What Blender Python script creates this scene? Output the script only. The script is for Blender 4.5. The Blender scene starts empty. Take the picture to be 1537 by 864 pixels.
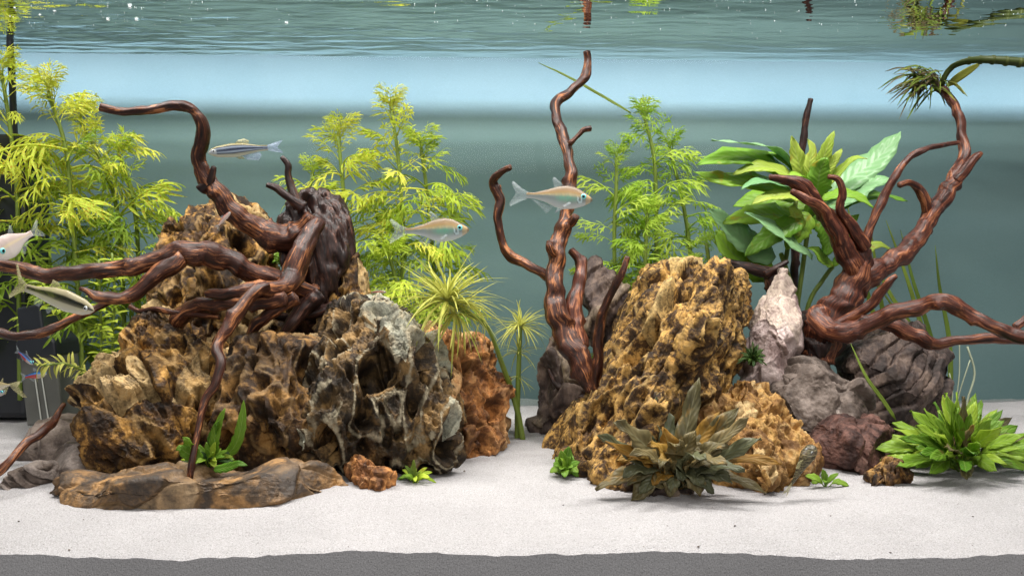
import bpy, bmesh, math, random
import numpy as np
from mathutils import Vector, Matrix

# ---------------------------------------------------------------- camera, light, exposure
sc = bpy.context.scene
COL = sc.collection
F = 1300.0; ZC = 0.21; ZW = 0.457          # focal length in photo pixels, eye height, water level (metres)
cam_d = bpy.data.cameras.new('camera'); cam = bpy.data.objects.new('camera', cam_d); COL.objects.link(cam)
cam_d.sensor_width = 36.0; cam_d.lens = 36.0 * F / 1537.0; cam_d.clip_start = 0.01; cam_d.clip_end = 50
cam.location = (0, 0, ZC); cam.rotation_euler = (math.radians(90), 0, 0)
sc.camera = cam

world = bpy.data.worlds.new('World'); sc.world = world; world.use_nodes = True
wb = world.node_tree.nodes['Background']
wb.inputs[0].default_value = (0.93, 0.97, 1.0, 1); wb.inputs[1].default_value = 0.25

def area(name, loc, rot, sx, sy, power, color, spread=180):
    d = bpy.data.lights.new(name, 'AREA'); d.shape = 'RECTANGLE'; d.size = sx; d.size_y = sy
    d.energy = power; d.color = color; d.spread = math.radians(spread)
    o = bpy.data.objects.new(name, d); COL.objects.link(o); o.location = loc; o.rotation_euler = rot
    return o
def wall_y(x): return 0.905 + 0.0437 * (x + 0.535)
for lx, ly, lp in ((-0.44, 0.67, 3.4), (0.0, 0.67, 3.4), (0.44, 0.67, 3.4), (-0.22, 0.57, 2.4), (0.24, 0.57, 2.4)):
    area('tank_lamp', (lx, ly, ZW + 0.28), (0, 0, 0), 0.20, 0.05, lp, (1.0, 0.975, 0.93))
GAP = 0.10                                   # the pale wall stands this far behind the tank's clear rear glass
area('rear_lamp', (0.0, wall_y(0) + GAP - 0.25, 0.803), (math.radians(33.5), 0, math.atan(0.0437)), 1.7, 0.024, 2.2, (0.76, 0.83, 1.0), 17)

area('front_fill', (0.2, -1.3, 1.1), (math.radians(62), 0, math.radians(6)), 1.6, 1.0, 18.0, (1.0, 0.97, 0.93))  # unseen fill added in front to brighten the sand face and rock fronts
sc.view_settings.view_transform = 'Standard'; sc.view_settings.look = 'None'
sc.view_settings.exposure = 0.0; sc.view_settings.gamma = 1.0
sc.render.engine = 'CYCLES'
cy = sc.cycles
cy.use_denoising = True; cy.max_bounces = 6; cy.diffuse_bounces = 3; cy.glossy_bounces = 3
cy.transmission_bounces = 4; cy.transparent_max_bounces = 12; cy.caustics_reflective = False; cy.caustics_refractive = False
cy.sample_clamp_indirect = 4.0

# ---------------------------------------------------------------- helpers
def P(px, py, D):
    return Vector(((px - 768.5) * D / F, D, ZC + (432.0 - py) * D / F))
def mm(px, D): return px * D / F
def sand_z(x, y):
    return 0.056 + 0.0613 * (y - 0.5) + 0.0015 * np.sin(x * 31 + y * 9) + 0.0012 * np.sin(x * 13 - y * 37 + 1)

# ---- numpy noise
def _hash(ix, iy, iz, s):
    h = (ix.astype(np.int64) * 374761393 + iy.astype(np.int64) * 668265263 + iz.astype(np.int64) * 2147483647 + s * 974634571) & 0xFFFFFFFF
    h = ((h ^ (h >> 13)) * 1274126177) & 0xFFFFFFFF
    h = ((h ^ (h >> 16)) * 2246822519) & 0xFFFFFFFF
    return (h ^ (h >> 15)) & 0xFFFFFFFF
def _rnd(ix, iy, iz, s): return _hash(ix, iy, iz, s) / 4294967295.0
def perlin(p, seed=0):
    p = np.asarray(p, float); i = np.floor(p).astype(np.int64); f = p - i
    u = f * f * f * (f * (f * 6 - 15) + 10); out = 0
    for dx in (0, 1):
        for dy in (0, 1):
            for dz in (0, 1):
                a, b, c = i[:, 0] + dx, i[:, 1] + dy, i[:, 2] + dz
                h = _hash(a, b, c, seed)
                gx = (h & 1023) / 511.5 - 1; gy = ((h >> 10) & 1023) / 511.5 - 1; gz = ((h >> 20) & 1023) / 511.5 - 1
                d = gx * (f[:, 0] - dx) + gy * (f[:, 1] - dy) + gz * (f[:, 2] - dz)
                w = (u[:, 0] if dx else 1 - u[:, 0]) * (u[:, 1] if dy else 1 - u[:, 1]) * (u[:, 2] if dz else 1 - u[:, 2])
                out = out + w * d
    return out
def fbm(p, octv=4, seed=0, gain=0.5):
    a, t, q = 1.0, 0, np.asarray(p, float)
    for o in range(octv):
        t = t + a * perlin(q, seed + o * 17); a *= gain; q = q * 2.03 + 11.3
    return t
def vfbm(p, octv, seed): return np.stack([fbm(p, octv, seed + k * 101) for k in range(3)], 1)
def worley(p, seed=0, vec=False):
    i = np.floor(p).astype(np.int64); f1 = np.full(len(p), 9.0); f2 = np.full(len(p), 9.0); idr = np.zeros(len(p)); off = np.zeros((len(p), 3))
    for dx in (-1, 0, 1):
        for dy in (-1, 0, 1):
            for dz in (-1, 0, 1):
                a, b, c = i[:, 0] + dx, i[:, 1] + dy, i[:, 2] + dz
                h = _hash(a, b, c, seed)
                q = np.stack([a + (h & 1023) / 1023.0, b + ((h >> 10) & 1023) / 1023.0, c + ((h >> 20) & 1023) / 1023.0], 1)
                d = np.sqrt(((p - q) ** 2).sum(1)); new = d < f1
                f2 = np.where(new, f1, np.minimum(f2, d)); f1 = np.where(new, d, f1)
                idr = np.where(new, _rnd(a, b, c, seed + 7), idr); off = np.where(new[:, None], p - q, off)
    return (f1, f2, idr, off) if vec else (f1, f2, idr)
def sstep(a, b, x):
    t = np.clip((x - a) / (b - a), 0, 1); return t * t * (3 - 2 * t)

# ---- objects
def tag(o, label=None, cat=None, group=None, kind=None):
    for k, v in (('label', label), ('category', cat), ('group', group), ('kind', kind)):
        if v: o[k] = v
    return o
def link(name, me, mat=None, parent=None, loc=(0, 0, 0)):
    o = bpy.data.objects.new(name, me); COL.objects.link(o)
    if mat is not None and me is not None and len(me.materials) == 0: me.materials.append(mat)
    o.location = loc
    if parent is not None: o.parent = parent
    return o
def empty(name, loc, label, cat, group=None):
    o = bpy.data.objects.new(name, None); COL.objects.link(o); o.location = loc; o.empty_display_size = 0.01; o['kind'] = 'thing'
    return tag(o, label, cat, group)
def mesh_np(name, verts, faces, smooth=True, attrs=None, colors=None):
    me = bpy.data.meshes.new(name)
    verts = np.asarray(verts, np.float32)
    if isinstance(faces, np.ndarray):
        n, k = faces.shape
        me.vertices.add(len(verts)); me.vertices.foreach_set('co', verts.ravel())
        me.loops.add(n * k); me.loops.foreach_set('vertex_index', faces.astype(np.int32).ravel())
        me.polygons.add(n); me.polygons.foreach_set('loop_start', np.arange(0, n * k, k, dtype=np.int32))
    else:
        me.from_pydata([tuple(map(float, v)) for v in verts], [], faces)
    me.update(calc_edges=True); me.validate()
    if smooth: me.polygons.foreach_set('use_smooth', np.ones(len(me.polygons), bool))
    for k, a in (attrs or {}).items():
        a = np.asarray(a, np.float32)
        if a.ndim == 1: me.attributes.new(k, 'FLOAT', 'POINT').data.foreach_set('value', a)
        else: me.attributes.new(k, 'FLOAT_VECTOR', 'POINT').data.foreach_set('vector', a.ravel())
    if colors is not None:
        c = np.ones((len(verts), 4), np.float32); c[:, :colors.shape[1]] = colors
        me.attributes.new('Col', 'FLOAT_COLOR', 'POINT').data.foreach_set('color', c.ravel())
    return me
def normals(v, f):
    n = np.zeros_like(v); a, b, c = v[f[:, 0]], v[f[:, 1]], v[f[:, 2]]
    fn = np.cross(b - a, c - a)
    for k in range(f.shape[1]): np.add.at(n, f[:, k], fn)
    return n / (np.linalg.norm(n, axis=1, keepdims=True) + 1e-12)

# ---- materials
class NT:
    def __init__(s, name):
        s.m = bpy.data.materials.new(name); s.m.use_nodes = True; s.t = s.m.node_tree; s.t.nodes.clear()
    def n(s, typ, **kw):
        nd = s.t.nodes.new(typ)
        for k, v in kw.items():
            if k in ('_in',): continue
            setattr(nd, k, v)
        return nd
    def l(s, a, b): s.t.links.new(a, b)
    def set(s, sock, v):
        if hasattr(v, 'is_output') and v.is_output: s.l(v, sock)
        else: sock.default_value = v
    def coord(s, scale=(1, 1, 1), attr=None):
        if attr: o = s.n('ShaderNodeAttribute', attribute_name=attr).outputs['Vector']
        else: o = s.n('ShaderNodeTexCoord').outputs['Object']
        mp = s.n('ShaderNodeMapping'); s.l(o, mp.inputs[0]); mp.inputs['Scale'].default_value = scale
        return mp.outputs[0]
    def noise(s, vec, scale, detail=4, rough=0.55, dist=0.0):
        nd = s.n('ShaderNodeTexNoise'); s.l(vec, nd.inputs['Vector']); nd.inputs['Scale'].default_value = scale
        nd.inputs['Detail'].default_value = detail; nd.inputs['Roughness'].default_value = rough; nd.inputs['Distortion'].default_value = dist
        return nd.outputs[0]
    def ramp(s, fac, stops, interp='LINEAR'):
        nd = s.n('ShaderNodeValToRGB'); s.l(fac, nd.inputs[0]); r = nd.color_ramp; r.interpolation = interp
        while len(r.elements) < len(stops): r.elements.new(0.5)
        for e, (p, c) in zip(r.elements, stops):
            e.position = p; e.color = (c if len(c) == 4 else (*c, 1)) if not isinstance(c, (int, float)) else (c, c, c, 1)
        return nd.outputs[0]
    def mix(s, fac, a, b, mode='MIX'):
        nd = s.n('ShaderNodeMix', data_type='RGBA', blend_type=mode)
        s.set(nd.inputs[0], fac)
        for sock, v in ((nd.inputs[6], a), (nd.inputs[7], b)):
            if isinstance(v, tuple) and len(v) == 3: v = (*v, 1)
            s.set(sock, v)
        return nd.outputs[2]
    def math(s, op, a, b=0.0, clamp=False):
        nd = s.n('ShaderNodeMath', operation=op, use_clamp=clamp); s.set(nd.inputs[0], a); s.set(nd.inputs[1], b); return nd.outputs[0]
    def attr(s, name): return s.n('ShaderNodeAttribute', attribute_name=name).outputs['Fac']
    def bump(s, h, strength=0.5, dist=0.001):
        nd = s.n('ShaderNodeBump'); s.l(h, nd.inputs['Height']); nd.inputs['Strength'].default_value = strength; nd.inputs['Distance'].default_value = dist
        return nd.outputs[0]
    def principled(s, color, rough=0.7, spec=0.25, normal=None, **kw):
        b = s.n('ShaderNodeBsdfPrincipled')
        if isinstance(color, tuple) and len(color) == 3: color = (*color, 1)
        s.set(b.inputs['Base Color'], color); s.set(b.inputs['Roughness'], rough); s.set(b.inputs['Specular IOR Level'], spec)
        if normal is not None: s.l(normal, b.inputs['Normal'])
        for k, v in kw.items(): s.set(b.inputs[k], v)
        return b.outputs[0]
    def out(s, sh):
        o = s.n('ShaderNodeOutputMaterial'); s.l(sh, o.inputs[0]); return s.m

def rock_mat(name, dark, mid, light, pale, pale_amt=0.25, rim=0.5, scale=55, spec=0.25, stretch=(1, 1, 1), crust=0.75):
    t = NT(name); c = t.coord(stretch)
    n1 = t.noise(c, scale, 5, 0.6, 0.6); n2 = t.noise(c, scale * 3.3, 5, 0.65, 0.4); n3 = t.noise(c, scale * 0.45, 4, 0.6, 1.0)
    f = t.math('ADD', t.math('MULTIPLY', n1, 0.62), t.math('MULTIPLY', n2, 0.38))
    base = t.ramp(f, [(0.37, dark), (0.48, mid), (0.57, light), (0.70, tuple(min(1, x * 1.25) for x in light))])
    base = t.mix(t.math('MULTIPLY', t.ramp(n3, [(0.47, 0.0), (0.55, 1.0)]), crust), base, dark)
    cell = t.attr('cell')
    pm = t.math('MULTIPLY', t.ramp(cell, [(1 - pale_amt - 0.02, 0.0), (1 - pale_amt + 0.02, 1.0)]), t.ramp(n2, [(0.35, 0.2), (0.6, 0.9)]))
    base = t.mix(pm, base, pale)
    e = t.ramp(t.math('ADD', t.attr('edge'), t.math('MULTIPLY', n2, 0.25)), [(0.13, 1.0), (0.20, 0.0)])
    base = t.mix(t.math('MULTIPLY', e, rim), base, t.mix(0.5, light, pale))
    fine = t.noise(c, scale * 14, 4, 0.7)
    base = t.mix(0.55, base, t.ramp(fine, [(0.3, 0.55), (0.7, 1.25)]), 'MULTIPLY')
    nb = t.bump(t.math('ADD', fine, t.math('MULTIPLY', n2, 2.0)), 0.55, 0.0012)
    return t.out(t.principled(base, 0.62, spec, nb))

def wood_mat(name, dark, mid, light, thr=0.5):
    t = NT(name); c = t.coord((1, 1, 1), 'grain')
    s1 = t.noise(t.coord((170, 170, 30), 'grain'), 1.0, 6, 0.7, 1.6)
    s2 = t.noise(t.coord((700, 700, 30), 'grain'), 1.0, 4, 0.6, 0.3)
    n3 = t.noise(c, 28, 4, 0.6, 0.8)
    f = t.math('ADD', t.math('MULTIPLY', s1, 0.55), t.math('ADD', t.math('MULTIPLY', s2, 0.2), t.math('MULTIPLY', n3, 0.25)))
    base = t.ramp(f, [(thr - 0.12, dark), (thr, mid), (thr + 0.07, light), (thr + 0.2, tuple(x * 1.3 for x in light))])
    nb = t.bump(t.math('ADD', s2, t.math('MULTIPLY', s1, 0.6)), 0.5, 0.0012)
    return t.out(t.principled(base, 0.42, 0.34, nb))

def leaf_mat(name, c1, c2, spot, spot_amt=0.1, transl=0.35, rib=None, stripe=0.0, rough=0.5):
    t = NT(name)
    rnd = t.n('ShaderNodeObjectInfo').outputs['Random']
    co = t.coord(); n = t.noise(co, 90, 4, 0.6, 0.6)
    off = t.n('ShaderNodeVectorMath', operation='ADD'); t.l(co, off.inputs[0])
    cmb = t.n('ShaderNodeCombineXYZ'); t.l(rnd, cmb.inputs[0]); t.l(rnd, cmb.inputs[1]); t.l(cmb.outputs[0], off.inputs[1])
    n2 = t.noise(off.outputs[0], 45, 3, 0.6, 0.5)
    f = t.math('ADD', t.math('MULTIPLY', rnd, 0.65), t.math('MULTIPLY', n, 0.35))
    base = t.mix(t.ramp(f, [(0.15, 0.0), (0.85, 1.0)]), c1, c2)
    base = t.mix(t.math('MULTIPLY', t.ramp(n2, [(0.66 - spot_amt, 0.0), (0.74 - spot_amt, 1.0)]), 0.85), base, spot)
    uv = t.n('ShaderNodeAttribute', attribute_name='lf').outputs['Vector']
    sep = t.n('ShaderNodeSeparateXYZ'); t.l(uv, sep.inputs[0])
    av = t.math('ABSOLUTE', sep.outputs[1])
    if rib:
        base = t.mix(t.math('MULTIPLY', t.ramp(av, [(0.03, 1.0), (0.10, 0.0)]), 0.7), base, rib)
    vein = t.n('ShaderNodeTexWave', wave_type='BANDS'); 
    vx = t.n('ShaderNodeCombineXYZ'); t.l(t.math('SUBTRACT', t.math('MULTIPLY', sep.outputs[0], 3.2), t.math('MULTIPLY', av, 0.6)), vx.inputs[0])
    t.l(vx.outputs[0], vein.inputs[0]); vein.inputs['Scale'].default_value = 1.0; vein.inputs['Distortion'].default_value = 0.6
    nb = t.bump(t.math('ADD', vein.outputs[1], n), 0.35, 0.0008)
    if stripe: base = t.mix(t.math('MULTIPLY', vein.outputs[1], stripe), base, c1)
    pr = t.principled(base, rough, 0.3, nb)
    tr = t.n('ShaderNodeBsdfTranslucent'); t.l(base, tr.inputs[0])
    mx = t.n('ShaderNodeMixShader'); mx.inputs[0].default_value = transl; t.l(pr, mx.inputs[1]); t.l(tr.outputs[0], mx.inputs[2])
    return t.out(mx.outputs[0])

def plain_mat(name, color, rough=0.5, spec=0.4, noise_amt=0.2, scale=60):
    t = NT(name); n = t.noise(t.coord(), scale, 5, 0.6)
    b = t.mix(noise_amt, color, t.ramp(n, [(0.3, tuple(x * 0.5 for x in color)), (0.7, tuple(min(1, x * 1.5) for x in color))]))
    return t.out(t.principled(b, rough, spec, t.bump(n, 0.2, 0.0005)))

M = {}
M['dragon'] = rock_mat('brown_dragon_stone', (0.011, 0.006, 0.0035), (0.085, 0.040, 0.013), (0.48, 0.255, 0.065), (0.54, 0.38, 0.18), 0.18, 0.55, 50)
M['dragon_dark'] = rock_mat('olive_dragon_stone', (0.011, 0.008, 0.005), (0.055, 0.032, 0.014), (0.26, 0.155, 0.058), (0.44, 0.44, 0.34), 0.12, 0.85, 45)
M['slab'] = rock_mat('dark_brown_stone', (0.012, 0.007, 0.004), (0.065, 0.032, 0.012), (0.30, 0.16, 0.05), (0.34, 0.24, 0.12), 0.06, 0.45, 45)
M['yellow'] = rock_mat('yellow_dragon_stone', (0.014, 0.008, 0.004), (0.085, 0.042, 0.014), (0.54, 0.31, 0.085), (0.64, 0.45, 0.18), 0.14, 0.55, 85, crust=0.45)
M['orange'] = rock_mat('orange_dragon_stone', (0.045, 0.018, 0.008), (0.24, 0.095, 0.03), (0.56, 0.25, 0.08), (0.52, 0.32, 0.15), 0.22, 0.5, 55)
M['gold'] = rock_mat('golden_dragon_stone', (0.10, 0.045, 0.014), (0.32, 0.16, 0.045), (0.55, 0.32, 0.10), (0.62, 0.45, 0.22), 0.2, 0.5, 55)
M['grey'] = rock_mat('grey_stone', (0.06, 0.043, 0.035), (0.13, 0.098, 0.08), (0.21, 0.165, 0.14), (0.30, 0.25, 0.22), 0.2, 0.2, 35)
M['slate'] = rock_mat('slate_stone', (0.025, 0.018, 0.016), (0.075, 0.052, 0.045), (0.17, 0.12, 0.095), (0.30, 0.23, 0.16), 0.18, 0.25, 40, stretch=(1, 1, 0.4))
M['pink'] = rock_mat('pink_white_stone', (0.20, 0.13, 0.12), (0.42, 0.31, 0.29), (0.62, 0.50, 0.47), (0.64, 0.52, 0.42), 0.15, 0.3, 38)
M['maroon'] = rock_mat('maroon_stone', (0.022, 0.010, 0.008), (0.07, 0.032, 0.025), (0.16, 0.078, 0.06), (0.34, 0.20, 0.16), 0.1, 0.3, 55)
M['front'] = rock_mat('glossy_brown_stone', (0.022, 0.014, 0.009), (0.10, 0.055, 0.022), (0.34, 0.18, 0.06), (0.34, 0.23, 0.12), 0.08, 0.5, 34, spec=0.6)
M['wood'] = wood_mat('red_brown_driftwood', (0.008, 0.003, 0.002), (0.065, 0.019, 0.010), (0.42, 0.165, 0.062), 0.525)
M['wood_dark'] = wood_mat('dark_driftwood', (0.008, 0.004, 0.004), (0.03, 0.012, 0.009), (0.13, 0.055, 0.035), 0.53)
M['wood_red'] = wood_mat('reddish_driftwood', (0.014, 0.0045, 0.003), (0.10, 0.027, 0.014), (0.36, 0.135, 0.058), 0.525)
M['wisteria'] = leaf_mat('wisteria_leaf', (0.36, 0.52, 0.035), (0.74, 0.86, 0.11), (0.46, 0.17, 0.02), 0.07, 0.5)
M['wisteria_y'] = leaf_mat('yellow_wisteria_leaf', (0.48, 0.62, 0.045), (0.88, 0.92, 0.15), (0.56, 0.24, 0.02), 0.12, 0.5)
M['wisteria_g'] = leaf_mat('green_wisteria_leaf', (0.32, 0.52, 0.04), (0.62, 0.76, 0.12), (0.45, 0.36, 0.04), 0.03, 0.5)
M['wisteria_d'] = leaf_mat('shaded_wisteria_leaf', (0.22, 0.35, 0.03), (0.48, 0.60, 0.07), (0.26, 0.14, 0.02), 0.06, 0.5)  # darker leaf copy; the shade low on the stems is put into its colour
M['stem'] = plain_mat('plant_stem', (0.16, 0.22, 0.035), 0.5)
M['star'] = leaf_mat('star_leaf', (0.40, 0.42, 0.07), (0.66, 0.66, 0.16), (0.42, 0.25, 0.07), 0.05, 0.35)
M['broad'] = leaf_mat('broad_leaf', (0.17, 0.38, 0.04), (0.38, 0.60, 0.07), (0.48, 0.40, 0.04), 0.05, 0.4, (0.30, 0.45, 0.12), 0.1, 0.38)
M['broad_pale'] = leaf_mat('pale_broad_leaf', (0.20, 0.42, 0.18), (0.32, 0.54, 0.26), (0.30, 0.45, 0.12), 0.02, 0.3, (0.33, 0.52, 0.28), 0.1, 0.33)
M['broad_young'] = leaf_mat('young_broad_leaf', (0.36, 0.50, 0.06), (0.55, 0.66, 0.12), (0.50, 0.30, 0.04), 0.05, 0.4, (0.55, 0.62, 0.20), 0.1, 0.4)
M['crypt_brown'] = leaf_mat('olive_brown_leaf', (0.085, 0.075, 0.032), (0.22, 0.17, 0.075), (0.34, 0.20, 0.05), 0.08, 0.2, (0.24, 0.22, 0.12), 0.3, 0.42)
M['crypt_orange'] = leaf_mat('rusty_leaf', (0.30, 0.15, 0.025), (0.48, 0.29, 0.06), (0.12, 0.07, 0.02), 0.1, 0.3, (0.42, 0.30, 0.10), 0.2)
M['crypt_dark'] = leaf_mat('dark_teal_leaf', (0.065, 0.07, 0.035), (0.15, 0.15, 0.075), (0.12, 0.09, 0.03), 0.04, 0.15, (0.14, 0.16, 0.10), 0.3, 0.4)
M['crypt_green'] = leaf_mat('fresh_green_leaf', (0.10, 0.24, 0.02), (0.27, 0.42, 0.04), (0.16, 0.11, 0.03), 0.03, 0.35, (0.32, 0.45, 0.10), 0.2, 0.4)
M['crypt_light'] = leaf_mat('light_green_leaf', (0.22, 0.38, 0.03), (0.42, 0.56, 0.06), (0.3, 0.3, 0.03), 0.03, 0.35, (0.42, 0.55, 0.14), 0.2, 0.4)
M['moss'] = leaf_mat('dark_moss', (0.025, 0.06, 0.012), (0.07, 0.13, 0.02), (0.08, 0.06, 0.02), 0.03, 0.2)
M['grass'] = leaf_mat('grass_blade', (0.13, 0.21, 0.03), (0.26, 0.34, 0.05), (0.2, 0.15, 0.03), 0.02, 0.3)
M['float'] = leaf_mat('floating_stem', (0.05, 0.07, 0.015), (0.10, 0.12, 0.03), (0.10, 0.06, 0.02), 0.05, 0.2)
M['float_y'] = leaf_mat('floating_leaf', (0.30, 0.32, 0.05), (0.42, 0.42, 0.08), (0.2, 0.15, 0.03), 0.03, 0.3)
M['root'] = plain_mat('pale_root', (0.36, 0.40, 0.28), 0.6)
M['black'] = plain_mat('black_plastic', (0.012, 0.014, 0.018), 0.35, 0.5, 0.3)
M['smoke'] = plain_mat('smoked_grey_plastic', (0.085, 0.085, 0.075), 0.3, 0.5, 0.25)
M['slot'] = plain_mat('pale_slot', (0.35, 0.36, 0.33), 0.5)
M['shade'] = plain_mat('white_baffle', (0.75, 0.75, 0.74), 0.5)

def fish_mat():
    t = NT('fish_skin'); c = t.n('ShaderNodeAttribute', attribute_name='Col').outputs['Color']
    v = t.n('ShaderNodeTexVoronoi'); t.l(t.coord((1, 1, 1.2)), v.inputs['Vector']); v.inputs['Scale'].default_value = 900
    nb = t.bump(v.outputs[0], 0.15, 0.0004)
    pr = t.principled(c, 0.35, 0.35, nb); tr = t.n('ShaderNodeBsdfTransparent'); mx = t.n('ShaderNodeMixShader'); mx.inputs[0].default_value = 0.30
    t.l(pr, mx.inputs[1]); t.l(tr.outputs[0], mx.inputs[2]); return t.out(mx.outputs[0])
def fin_mat(name, col, alpha):
    t = NT(name); c = t.coord()
    w = t.noise(t.coord((260, 260, 1400)), 1.0, 3, 0.5)
    pr = t.principled(col, 0.4, 0.4); tr = t.n('ShaderNodeBsdfTransparent')
    mx = t.n('ShaderNodeMixShader'); t.l(t.math('MULTIPLY', t.ramp(w, [(0.35, 0.55), (0.65, 1.3)]), alpha), mx.inputs[0]); t.l(tr.outputs[0], mx.inputs[1]); t.l(pr, mx.inputs[2])
    return t.out(mx.outputs[0])
M['fish'] = fish_mat()
M['fin'] = fin_mat('clear_fin', (0.55, 0.62, 0.64), 0.17)
M['fin_y'] = fin_mat('yellowish_fin', (0.50, 0.46, 0.24), 0.45)
M['fin_r'] = fin_mat('red_fin', (0.35, 0.06, 0.05), 0.6)
M['fin_b'] = fin_mat('striped_blue_fin', (0.36, 0.44, 0.6), 0.35)
M['iris'] = plain_mat('turquoise_iris', (0.20, 0.72, 0.72), 0.25, 0.5, 0.2)
M['iris_w'] = plain_mat('silver_iris', (0.55, 0.58, 0.58), 0.25, 0.5, 0.2)
M['pupil'] = plain_mat('black_pupil', (0.004, 0.004, 0.005), 0.15, 0.6, 0.0)

# ---------------------------------------------------------------- the setting
def sand():
    nx, ny = 620, 200
    xs = np.linspace(-0.62, 0.66, nx); ys = 0.5 + (np.linspace(0, 1, ny) ** 1.35) * 0.47
    X, Y = np.meshgrid(xs, ys)
    p = np.stack([X.ravel() * 14, Y.ravel() * 22, np.zeros(X.size)], 1)
    Z = sand_z(X, Y) + 0.0022 * fbm(p, 3, 5).reshape(X.shape) + 0.0009 * fbm(p * np.array([6, 9, 1]), 3, 9).reshape(X.shape)
    edge = np.exp(-(Y - 0.5) / 0.004)
    Z += edge * 0.0016 * fbm(np.stack([X.ravel() * 55, Y.ravel() * 3, X.ravel() * 0], 1), 3, 31).reshape(X.shape)
    v = np.stack([X.ravel(), Y.ravel(), Z.ravel()], 1)
    idx = np.arange(nx * ny).reshape(ny, nx)
    f = np.stack([idx[:-1, :-1].ravel(), idx[:-1, 1:].ravel(), idx[1:, 1:].ravel(), idx[1:, :-1].ravel()], 1)
    b = len(v); low = np.stack([xs, np.full(nx, 0.5), np.zeros(nx)], 1); v = np.vstack([v, low, v[:nx]])
    li = b + np.arange(nx); ti = li + nx
    f = np.vstack([f, np.stack([li[:-1], li[1:], ti[1:], ti[:-1]], 1)])
    t = NT('white_sand'); c = t.coord()
    g = t.noise(c, 1150, 3, 0.85); g2 = t.noise(c, 480, 3, 0.7); big = t.noise(c, 16, 4, 0.6)
    base = t.ramp(g, [(0.30, (0.26, 0.245, 0.24)), (0.45, (0.54, 0.52, 0.52)), (0.58, (0.68, 0.66, 0.67)), (0.75, (0.78, 0.77, 0.79))])
    base = t.mix(0.35, base, t.ramp(big, [(0.35, (0.66, 0.64, 0.64)), (0.65, (0.92, 0.90, 0.90))]), 'MULTIPLY')
    vo = t.n('ShaderNodeTexVoronoi'); t.l(c, vo.inputs['Vector']); vo.inputs['Scale'].default_value = 150; vo.inputs['Randomness'].default_value = 1
    sp = t.math('MULTIPLY', t.ramp(vo.outputs['Distance'], [(0.06, 1.0), (0.10, 0.0)]), t.math('GREATER_THAN', t.noise(c, 60, 2), 0.57))
    base = t.mix(t.math('MULTIPLY', sp, 0.6), base, (0.16, 0.11, 0.08))
    nb = t.bump(t.math('ADD', t.math('MULTIPLY', g, 0.6), g2), 1.0, 0.0022)
    o = link('sand', mesh_np('sand', v, f), t.out(t.principled(base, 0.85, 0.15, nb)))
    tag(o, kind='structure')
sand()
def grit():
    r = np.random.RandomState(4); dv, df = np.array([[1, 0, 0], [-1, 0, 0], [0, 1, 0], [0, -1, 0], [0, 0, 1], [0, 0, -1.]]), np.array([[0, 2, 4], [2, 1, 4], [1, 3, 4], [3, 0, 4], [2, 0, 5], [1, 2, 5], [3, 1, 5], [0, 3, 5]])
    V, Fc = [], []
    for i in range(90):
        y = 0.505 + r.rand() ** 1.6 * 0.3; x = (r.rand() * 2 - 1) * 0.62 * y / 0.95; q = 0.0002 + 0.0007 * r.rand() ** 4
        V.append(dv * q * (0.6 + 0.8 * r.rand(6, 1)) * np.array([1.4, 1, 0.7]) + np.array([x, y, float(sand_z(x, y)) + 0.0004])); Fc.append(df + 6 * i)
    o = link('loose_grit', mesh_np('loose_grit', np.vstack(V), np.vstack(Fc), False), M['slate']); tag(o, 'dark specks of grit scattered over the white sand', 'grit', None, 'stuff')
grit()

def back_wall():
    x0, x1 = -0.85, 0.9
    v, f = [], []
    for x in (x0, x1):
        for dy in (GAP, GAP + 0.012):
            for z in (0.0, 0.75): v.append((x, wall_y(x) + dy, z))
    f = [(0, 4, 5, 1), (2, 3, 7, 6), (0, 1, 3, 2), (4, 6, 7, 5), (1, 5, 7, 3), (0, 2, 6, 4)]
    t = NT('frosted_teal_panel'); c = t.coord((1, 1, 1.6))
    n = t.noise(c, 5, 4, 0.6); n2 = t.noise(c, 420, 3, 0.6)
    base = t.ramp(n, [(0.3, (0.168, 0.236, 0.246)), (0.7, (0.203, 0.268, 0.274))])
    base = t.mix(0.12, base, t.ramp(n2, [(0.3, 0.6), (0.7, 1.3)]), 'MULTIPLY')
    o = link('back_wall', mesh_np('back_wall', v, f, False), t.out(t.principled(base, 0.45, 0.35, t.bump(n2, 0.12, 0.0006))))
    tag(o, kind='structure')
back_wall()

def water():
    nx, ny = 500, 420
    xs = np.linspace(-0.66, 0.70, nx); ys = np.linspace(0.40, 0.965, ny)
    X, Y = np.meshgrid(xs, ys)
    q = lambda a, b: np.stack([X.ravel() * a, Y.ravel() * b, X.ravel() * 0], 1)
    left = 0.42 + 0.85 * sstep(0.25, -0.45, X.ravel())
    Z = left * (0.00075 * fbm(q(13, 58), 2, 3) + 0.00026 * fbm(q(40, 150), 2, 8)) + 0.00035 * fbm(q(3, 9), 2, 21)
    v = np.stack([X.ravel(), Y.ravel(), ZW + Z], 1)
    v[:, 1] = np.minimum(v[:, 1], wall_y(v[:, 0]) + 0.004)
    idx = np.arange(nx * ny).reshape(ny, nx)
    f = np.stack([idx[:-1, :-1].ravel(), idx[:-1, 1:].ravel(), idx[1:, 1:].ravel(), idx[1:, :-1].ravel()], 1)
    t = NT('water_surface')
    fr = t.n('ShaderNodeFresnel'); fr.inputs[0].default_value = 1.333
    gl = t.n('ShaderNodeBsdfGlossy'); gl.inputs['Color'].default_value = (0.93, 0.97, 0.97, 1); gl.inputs['Roughness'].default_value = 0.0
    tr = t.n('ShaderNodeBsdfTransparent'); mx = t.n('ShaderNodeMixShader')
    t.l(fr.outputs[0], mx.inputs[0]); t.l(tr.outputs[0], mx.inputs[1]); t.l(gl.outputs[0], mx.inputs[2])
    o = link('water', mesh_np('water', v, f), t.out(mx.outputs[0])); tag(o, kind='structure')
water()

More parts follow.
